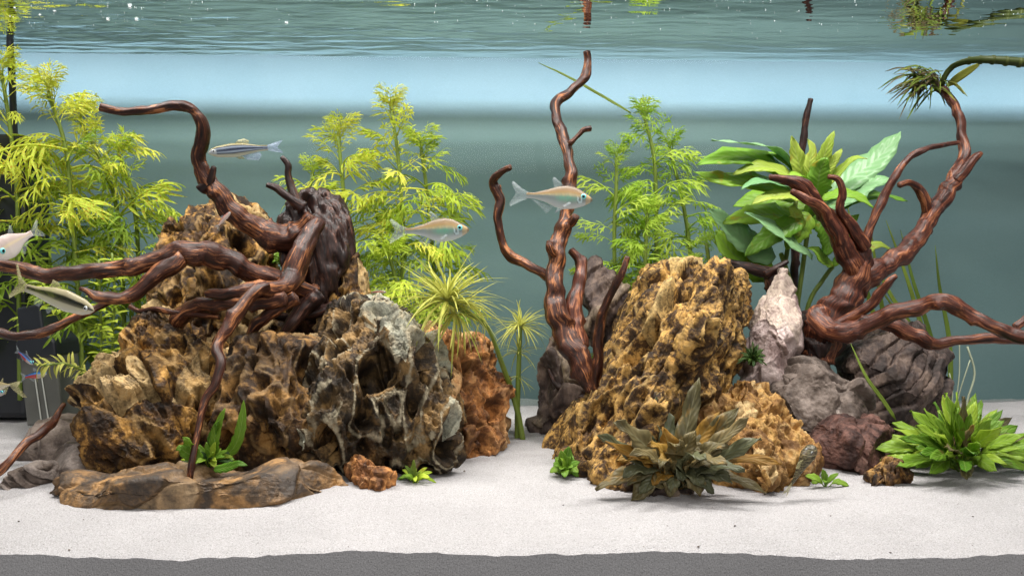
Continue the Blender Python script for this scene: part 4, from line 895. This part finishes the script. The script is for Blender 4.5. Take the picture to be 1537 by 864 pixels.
# ---------------------------------------------------------------- filter
ft = empty('aquarium_filter', P(5, 628, .855), 'black internal filter with upright pipe behind the yellow plants', 'filter')
def rel(me, root): me.transform(Matrix.Translation(-root.location)); return me
a, b = P(-60, 628, .855), P(41, 290, .855)
link('body', rel(box_mesh('body', a.x, b.x, .855, .90, a.z, b.z, .006, 3), ft), M['black'], ft)
a, b = P(-40, 300, .86), P(33, 200, .86)
link('head', rel(box_mesh('head', a.x, b.x, .86, .895, a.z, b.z, .005, 3), ft), M['black'], ft)
v, f, g = tube_geo(pxr([(22,220,.87,5),(19,140,.87,5),(16,80,.87,5),(13,40,.87,5)]), 12, .01, 0, 0); link('pipe', mesh_np('pipe', v - np.array(ft.location), f), M['black'], ft)
fi = empty('filter_intake', P(62, 640, .77), 'smoked grey slotted filter intake box beside the black filter', 'filter')
def prism(name, rows, D, dep, root, mat):
    n = len(rows); v = [P(x, y, D) for x, y in rows]; v += [p + Vector((0, dep, 0)) for p in v]
    fc = [tuple(range(n)), tuple(range(2 * n - 1, n - 1, -1))] + [(i, i + n, (i + 1) % n + n, (i + 1) % n) for i in range(n)]
    me = mesh_np(name, [p - root.location for p in v], fc, False); o = link(name, me, M[mat], root)
    bv = o.modifiers.new('bevel', 'BEVEL'); bv.width = .002; bv.segments = 2; return o
prism('neck', [(24,462),(60,455),(66,500),(28,505)], .785, .035, fi, 'black')
prism('cap', [(22,515),(32,500),(66,495),(82,512),(84,535),(24,540)], .78, .045, fi, 'black')
prism('cage', [(28,536),(84,530),(94,632),(40,640)], .782, .04, fi, 'smoke')
for x0, x1 in ((50, 60), (60, 71)):
    prism('slot', [(x0, 560), (x0 + 2.2, 560), (x1 + 2.2, 630), (x1, 630)], .780, .001, fi, 'slot')

# ---------------------------------------------------------------- fish
def fish(name, nose, tail, D, D2, depth, prof, colf, label, fins, eye=(.12, .12, .055), iris='iris', width=.45, group='fish', cat='fish', roll=0.0):
    """nose/tail px of the body (without the tail fin); depth = body height / length; prof(t)->(top,bottom,half width) in units of depth"""
    a, b = P(*nose, D), P(*tail, D2); L = (a - b).length
    root = empty(name, (a + b) / 2, label, cat, group)
    fx = (a - b).normalized(); mtx = frame(fx, Vector((0, roll, 1)))
    n, m = 56, 28; v, col = [], []
    for i in range(n + 1):
        t = i / n; top, bot, hw = prof(t); top *= depth; bot *= depth; hw *= depth * width
        for j in range(m):
            an = 2 * math.pi * j / m; cz, sz = math.cos(an), math.sin(an)
            z = (top + bot) / 2 + (top - bot) / 2 * cz; v.append(((0.5 - t) * L, hw * sz * L, z * L)); col.append(colf(t, cz, sz))
    f = [(i * m + j, i * m + (j + 1) % m, (i + 1) * m + (j + 1) % m, (i + 1) * m + j) for i in range(n) for j in range(m)]
    f += [tuple(range(m))[::-1], tuple(n * m + j for j in range(m))]
    body = link('body', mesh_np('body', v, f, True, None, np.array(col)), M['fish'], root); root.rotation_euler = mtx.to_euler()
    for fname, poly, mat, yoff, splay in fins:
        k = len(poly); vv = [(x * L, (yoff + splay * abs(i / k - .5)) * L, z * L) for i, (x, z) in enumerate(poly)]
        cx = sum(p[0] for p in vv) / k; cy = sum(p[1] for p in vv) / k; cz = sum(p[2] for p in vv) / k
        vv = vv + [(cx, cy + .004 * L, cz)]
        o = link(fname, mesh_np(fname, vv, [(i, (i + 1) % k, k) for i in range(k)], True), M[mat], root)
        s = o.modifiers.new('thickness', 'SOLIDIFY'); s.thickness = .0002
    if eye:
        ex, ez, er = eye
        t = ex; top, bot, hw = prof(t); zc = (top + bot) / 2 * depth; hh = (top - bot) / 2 * depth
        fr_ = min(.95, abs(ez - zc) / hh); yy = hw * depth * width * math.sqrt(1 - fr_ ** 2)
        for s in (-1, 1):
            dv, df = ico(3)
            e = link('eye', mesh_np('eye', dv * np.array([er, er * .45, er]) * L, df), M[iris], root, ((.5 - ex) * L, s * yy * L * .92, ez * L))
            link('pupil', mesh_np('pupil', dv * np.array([er * .55, er * .2, er * .55]) * L, df), M['pupil'], e, (0, s * er * .34 * L, 0))
    return root
def prof_tetra(t):
    top = np.interp(t, [0, .04, .12, .25, .38, .52, .70, .88, 1], [.06, .16, .30, .48, .54, .48, .30, .14, .13])
    bot = np.interp(t, [0, .04, .12, .25, .42, .55, .70, .88, 1], [-.02, -.12, -.26, -.40, -.46, -.40, -.22, -.11, -.12])
    hw = np.interp(t, [0, .05, .15, .35, .6, .9, 1], [.05, .22, .40, .48, .34, .10, .05]); return top, bot, hw
def mixc(a, b, t): t = max(0, min(1, t)); return tuple(x + (y - x) * t for x, y in zip(a, b))
def tetra_col(t, c, s):
    n = math.sin(t * 90) * math.cos(c * 23 + t * 31)
    col = mixc((.52, .55, .55), (.26, .30, .29), (c + .75) * 1.6)
    if c > -.55: col = mixc(col, (.16, .52, .34), .9 * max(0, 1 - ((t - .38) / .2) ** 2) * max(0, 1 - ((c + .05) / .45) ** 2) * (.75 + .25 * n))
    if c > .15: col = mixc(col, (.46, .30, .13), (c - .15) * 5)
    if .20 < c < .42 and .12 < t < .8: col = mixc(col, (.62, .50, .26), .6 + .3 * n)
    if c > .62: col = mixc((.38, .25, .14), (.22, .17, .12), (c - .62) * 3)
    if t < .09: col = mixc(col, (.55, .35, .14), .6)
    if t < .03: col = mixc(col, (.12, .10, .07), .7)
    if .16 < t < .23 and -.6 < c < .1: col = (.66, .82, .84) if n > -.2 else (.20, .24, .24)
    return col
tail_f = [(-.47, .055), (-.56, .09), (-.72, .20), (-.745, .17), (-.66, .02), (-.75, -.14), (-.735, -.19), (-.56, -.09), (-.47, -.055)]
dors = lambda x, h=.16: [(x + .08, .155), (x - .03, .165 + h * .5), (x - .12, .15 + h), (x - .15, .14 + h * .9), (x - .10, .13), (x, .13)]
anal = lambda x, h=.10: [(x + .05, -.14), (x - .05, -.15 - h), (x - .12, -.10 - h * .9), (x - .30, -.05), (x - .15, -.09)]
pelv = lambda x, h=.08: [(x + .03, -.15), (x - .05, -.16 - h * .4), (x - .13, -.15 - h), (x - .08, -.14)]
tetra_fins = lambda k=1: [('tail_fin', tail_f, 'fin', 0, .0), ('dorsal_fin', dors(.02), 'fin', 0, 0), ('anal_fin', anal(-.12), 'fin', 0, 0), ('pelvic_fin', pelv(.08), 'fin', -.035, 0), ('pelvic_fin', pelv(.08), 'fin', .035, 0), ('pectoral_fin', [(.20, -.08), (.16, -.06), (.06, -.12), (.10, -.14)], 'fin', -.10, -.06)]
fish('silver_fish', (889, 301), (790, 293), .685, .69, .36, prof_tetra, tetra_col, 'silver green fish in front of the upright forked driftwood', tetra_fins(), eye=(.135, .045, .042), group='silver green tetras')
fish('silver_fish', (704, 346), (608, 347), .665, .67, .37, prof_tetra, tetra_col, 'golden backed silver fish above the thin leaved starburst plant', tetra_fins(), eye=(.135, .045, .042), group='silver green tetras')
def pale_col(t, c, s): return mixc((.80, .74, .72), mixc((.62, .50, .46), (.78, .64, .40), 1 if .1 < c < .35 else 0), (c + .6) * 1.1)
fish('silver_fish', (-12, 386), (48, 350), .63, .66, .50, prof_tetra, pale_col, 'pale pinkish fish heading out past the yellow plants', [('tail_fin', tail_f, 'fin', 0, 0), ('dorsal_fin', dors(-.02, .22), 'fin', 0, 0), ('anal_fin', anal(-.1, .14), 'fin', 0, 0)], eye=(.2, .03, .06), group='silver green tetras')

def prof_slim(t):
    top = np.interp(t, [0, .05, .15, .4, .6, .85, 1], [.03, .22, .38, .52, .46, .24, .20]); bot = np.interp(t, [0, .05, .15, .4, .6, .85, 1], [-.05, -.22, -.38, -.48, -.38, -.20, -.18])
    hw = np.interp(t, [0, .05, .2, .5, .85, 1], [.08, .30, .5, .5, .18, .08]); return top, bot, hw
def danio_col(t, c, s):
    if c > .72: return (.30, .25, .10)
    if c < -.55: return (.50, .48, .36)
    st = math.sin(c * 11.5 + .4)
    col = (.015, .02, .06) if st > -.6 else (.34, .39, .48)
    if t < .14: col = mixc(col, (.70, .74, .74), .6) if c < .6 else col
    return col
fish('striped_fish', (312, 229), (402, 222), .68, .70, .24, prof_slim, danio_col, 'slender fish with dark blue stripes next to the high arching branch',
     [('tail_fin', [(-.47, .04), (-.58, .07), (-.78, .12), (-.66, 0), (-.76, -.11), (-.58, -.07), (-.47, -.04)], 'fin_b', 0, 0), ('dorsal_fin', [(.05, .11), (-.02, .17), (-.12, .19), (-.20, .15), (-.18, .09)], 'fin_y', 0, 0),
      ('anal_fin', [(-.05, -.09), (-.12, -.17), (-.32, -.20), (-.38, -.12), (-.34, -.05)], 'fin_b', 0, 0), ('pelvic_fin', [(.06, -.11), (0, -.15), (-.10, -.15), (-.05, -.10)], 'fin_y', -.03, 0)], eye=(.09, .01, .028), iris='iris_w', group=None)
def fox_col(t, c, s):
    if -.22 < c < .46 and t < .98: return (.008, .007, .006)
    if .42 <= c < .62: return (.68, .60, .36)
    if c >= .62: return (.44, .38, .24)
    return mixc((.60, .58, .50), (.52, .47, .30), c + 1)
fish('striped_fish', (141, 466), (38, 432), .625, .645, .24, prof_slim, fox_col, 'slim cream fish with one black band beside the forked branch',
     [('tail_fin', [(-.48, .04), (-.58, .10), (-.68, .24), (-.70, .22), (-.60, .02), (-.72, -.14), (-.70, -.17), (-.56, -.07), (-.48, -.04)], 'fin_y', 0, 0), ('dorsal_fin', [(.02, .11), (-.06, .18), (-.14, .19), (-.16, .09)], 'fin_y', 0, 0), ('anal_fin', [(-.2, -.08), (-.26, -.16), (-.34, -.14), (-.32, -.06)], 'fin', 0, 0), ('pelvic_fin', [(.0, -.11), (-.08, -.19), (-.13, -.16), (-.08, -.1)], 'fin', -.03, 0)], eye=(.085, .005, .026), iris='iris_w', group=None)
def neon_col(t, c, s):
    if .05 < c < .55: return (.03, .30, .80)
    if c >= .55: return (.05, .06, .10)
    return (.55, .05, .05) if t > .4 else (.62, .56, .52)
neon_fins = [('tail_fin', [(-.47, .05), (-.6, .10), (-.74, .17), (-.64, 0), (-.74, -.17), (-.6, -.10), (-.47, -.05)], 'fin', 0, 0), ('dorsal_fin', dors(.02, .10), 'fin', 0, 0), ('anal_fin', anal(-.1, .06), 'fin', 0, 0)]
for (nx, ny), (tx, ty), Dn, lab in (((50, 546), (28, 528), .72, 'neon blue and red fish diving in front of the dark filter cap'), ((70, 560), (38, 565), .72, 'neon blue fish level with the smoked intake box'), ((801, 652), (776, 637), .82, 'neon blue and red fish behind the bare plant stems'), ((8, 588), (-22, 592), .72, 'neon blue fish nosing out below the yellowish fish')):
    fish('neon_fish', (nx, ny), (tx, ty), Dn, Dn + .01, .27, prof_slim, neon_col, lab, neon_fins, eye=(.11, .02, .05), iris='iris', group='neon fish')
def yel_col(t, c, s): return mixc((.80, .74, .60), (.58, .46, .22), (c + .4))
fish('yellow_fish', (-14, 582), (16, 577), .70, .70, .46, prof_tetra, yel_col, 'yellowish fish with long flowing tail by the black filter',
     [('tail_fin', [(-.45, .08), (-.8, .10), (-1.05, .10), (-.8, -.05), (-1.2, -.75), (-1.0, -.72), (-.6, -.3), (-.45, -.08)], 'fin_y', 0, 0), ('dorsal_fin', dors(-.05, .25), 'fin_y', 0, 0), ('anal_fin', anal(-.1, .3), 'fin_y', 0, 0)], eye=(.18, .04, .06), iris='iris_w', group=None)
def red_col(t, c, s): return (.55, .07, .05) if .1 < c < .6 else mixc((.45, .42, .36), (.30, .30, .26), c + .5)
fish('red_line_fish', (580, 438), (552, 440), .80, .805, .24, prof_slim, red_col, 'tiny red lined fish hiding among leaves behind the stump', neon_fins, eye=(.1, .01, .04), iris='iris_w', group=None)
def glass_col(t, c, s): return (.55, .66, .68)
fish('pale_fish', (960, 417), (985, 419), .80, .80, .30, prof_slim, glass_col, 'small glassy bluish fish slipping behind the yellow rock top',
     [('dorsal_fin', [(.2, .1), (.05, .55), (-.2, .65), (-.4, .35), (-.3, .1)], 'fin', 0, 0), ('anal_fin', [(.2, -.1), (.0, -.7), (-.2, -.75), (-.4, -.35), (-.3, -.1)], 'fin', 0, 0)], eye=(.15, .02, .05), iris='iris_w', group=None)
def pink_col(t, c, s): return (.75, .62, .55) if c < .3 else (.60, .30, .25)
fish('pale_fish', (346, 318), (328, 338), .70, .70, .26, prof_slim, pink_col, 'tiny pinkish fish against the tan holey boulder', neon_fins, eye=(.1, .01, .04), iris='iris_w', group=None)
def pleco_col(t, c, s):
    n = math.sin(t * 71 + c * 9) * math.sin(c * 17 - t * 23 + s * 5) + .5 * math.sin(t * 140 + s * 21)
    return mixc((.020, .020, .016), (.20, .18, .10), .35 + n * 1.2)
def prof_pleco(t):
    top = np.interp(t, [0, .1, .3, .6, 1], [.10, .40, .62, .36, .12]); bot = np.interp(t, [0, .1, .3, .6, 1], [-.05, -.22, -.25, -.2, -.1]); hw = np.interp(t, [0, .08, .25, .55, 1], [.3, .9, 1.1, .6, .12]); return top, bot, hw
fish('spotted_fish', (1222, 668), (1188, 727), .605, .605, .26, prof_pleco, pleco_col, 'speckled black sucker fish clinging to the golden orange rock',
     [('tail_fin', [(-.46, .04), (-.62, .14), (-.78, .20), (-.68, 0), (-.8, -.12), (-.62, -.08), (-.46, -.04)], 'fin_y', 0, 0), ('dorsal_fin', [(.12, .14), (.0, .34), (-.14, .30), (-.12, .10)], 'fin_y', 0, 0), ('pectoral_fin', [(.2, 0), (.05, -.1), (-.12, -.22), (0, -.1)], 'fin_y', -.15, -.1)], eye=(.16, .11, .03), iris='iris_w', width=.6, group=None, roll=-.6)

# ---------------------------------------------------------------- small bubbles under the water surface
def bubbles():
    r = random.Random(77); dv, df = ico(3); V, Fc, n = [], [], 0
    for i in range(720):
        px = r.uniform(0, 1560); py = r.uniform(-6, 72)
        if px < 300 and r.random() < .25: py = r.uniform(0, 40)
        if 330 < px < 620 and r.random() < .65: continue
        if r.random() < (max(py, 0) / 72) ** .7: continue
        D_ = (ZW - ZC) * F / (432 - py)
        if D_ > .86: continue
        rad = mm(r.choice([.3, .35, .4, .5, .7]), D_)
        p = P(px, py, D_); V.append(dv * rad + np.array([p.x, p.y, ZW - rad * 1.2])); Fc.append(df + n); n += len(dv)
    for px, py, q in ((195, 10, 2.4), (162, 29, 2.2), (205, 29, 2.2), (430, 34, 2), (22, 12, 1.5), (82, 16, 2), (60, 22, 1.5)):
        D_ = (ZW - ZC) * F / (432 - py); p = P(px, py, D_); rad = mm(q, D_); V.append(dv * np.array([1.3, 1, .7]) * rad + np.array([p.x, p.y, ZW - rad * .6])); Fc.append(df + n); n += len(dv)
    t = NT('air_bubble'); 
    o = link('surface_bubbles', mesh_np('surface_bubbles', np.vstack(V), np.vstack(Fc)), t.out((lambda m: (m.inputs[0].__setattr__('default_value', .55), t.l(t.principled((.8, .86, .88), .1, .8), m.inputs[1]), t.l(t.n('ShaderNodeBsdfTransparent').outputs[0], m.inputs[2]), m.outputs[0])[-1])(t.n('ShaderNodeMixShader'))))
    tag(o, 'tiny pale air bubbles clinging under the water surface', 'bubbles', None, 'stuff')
bubbles()
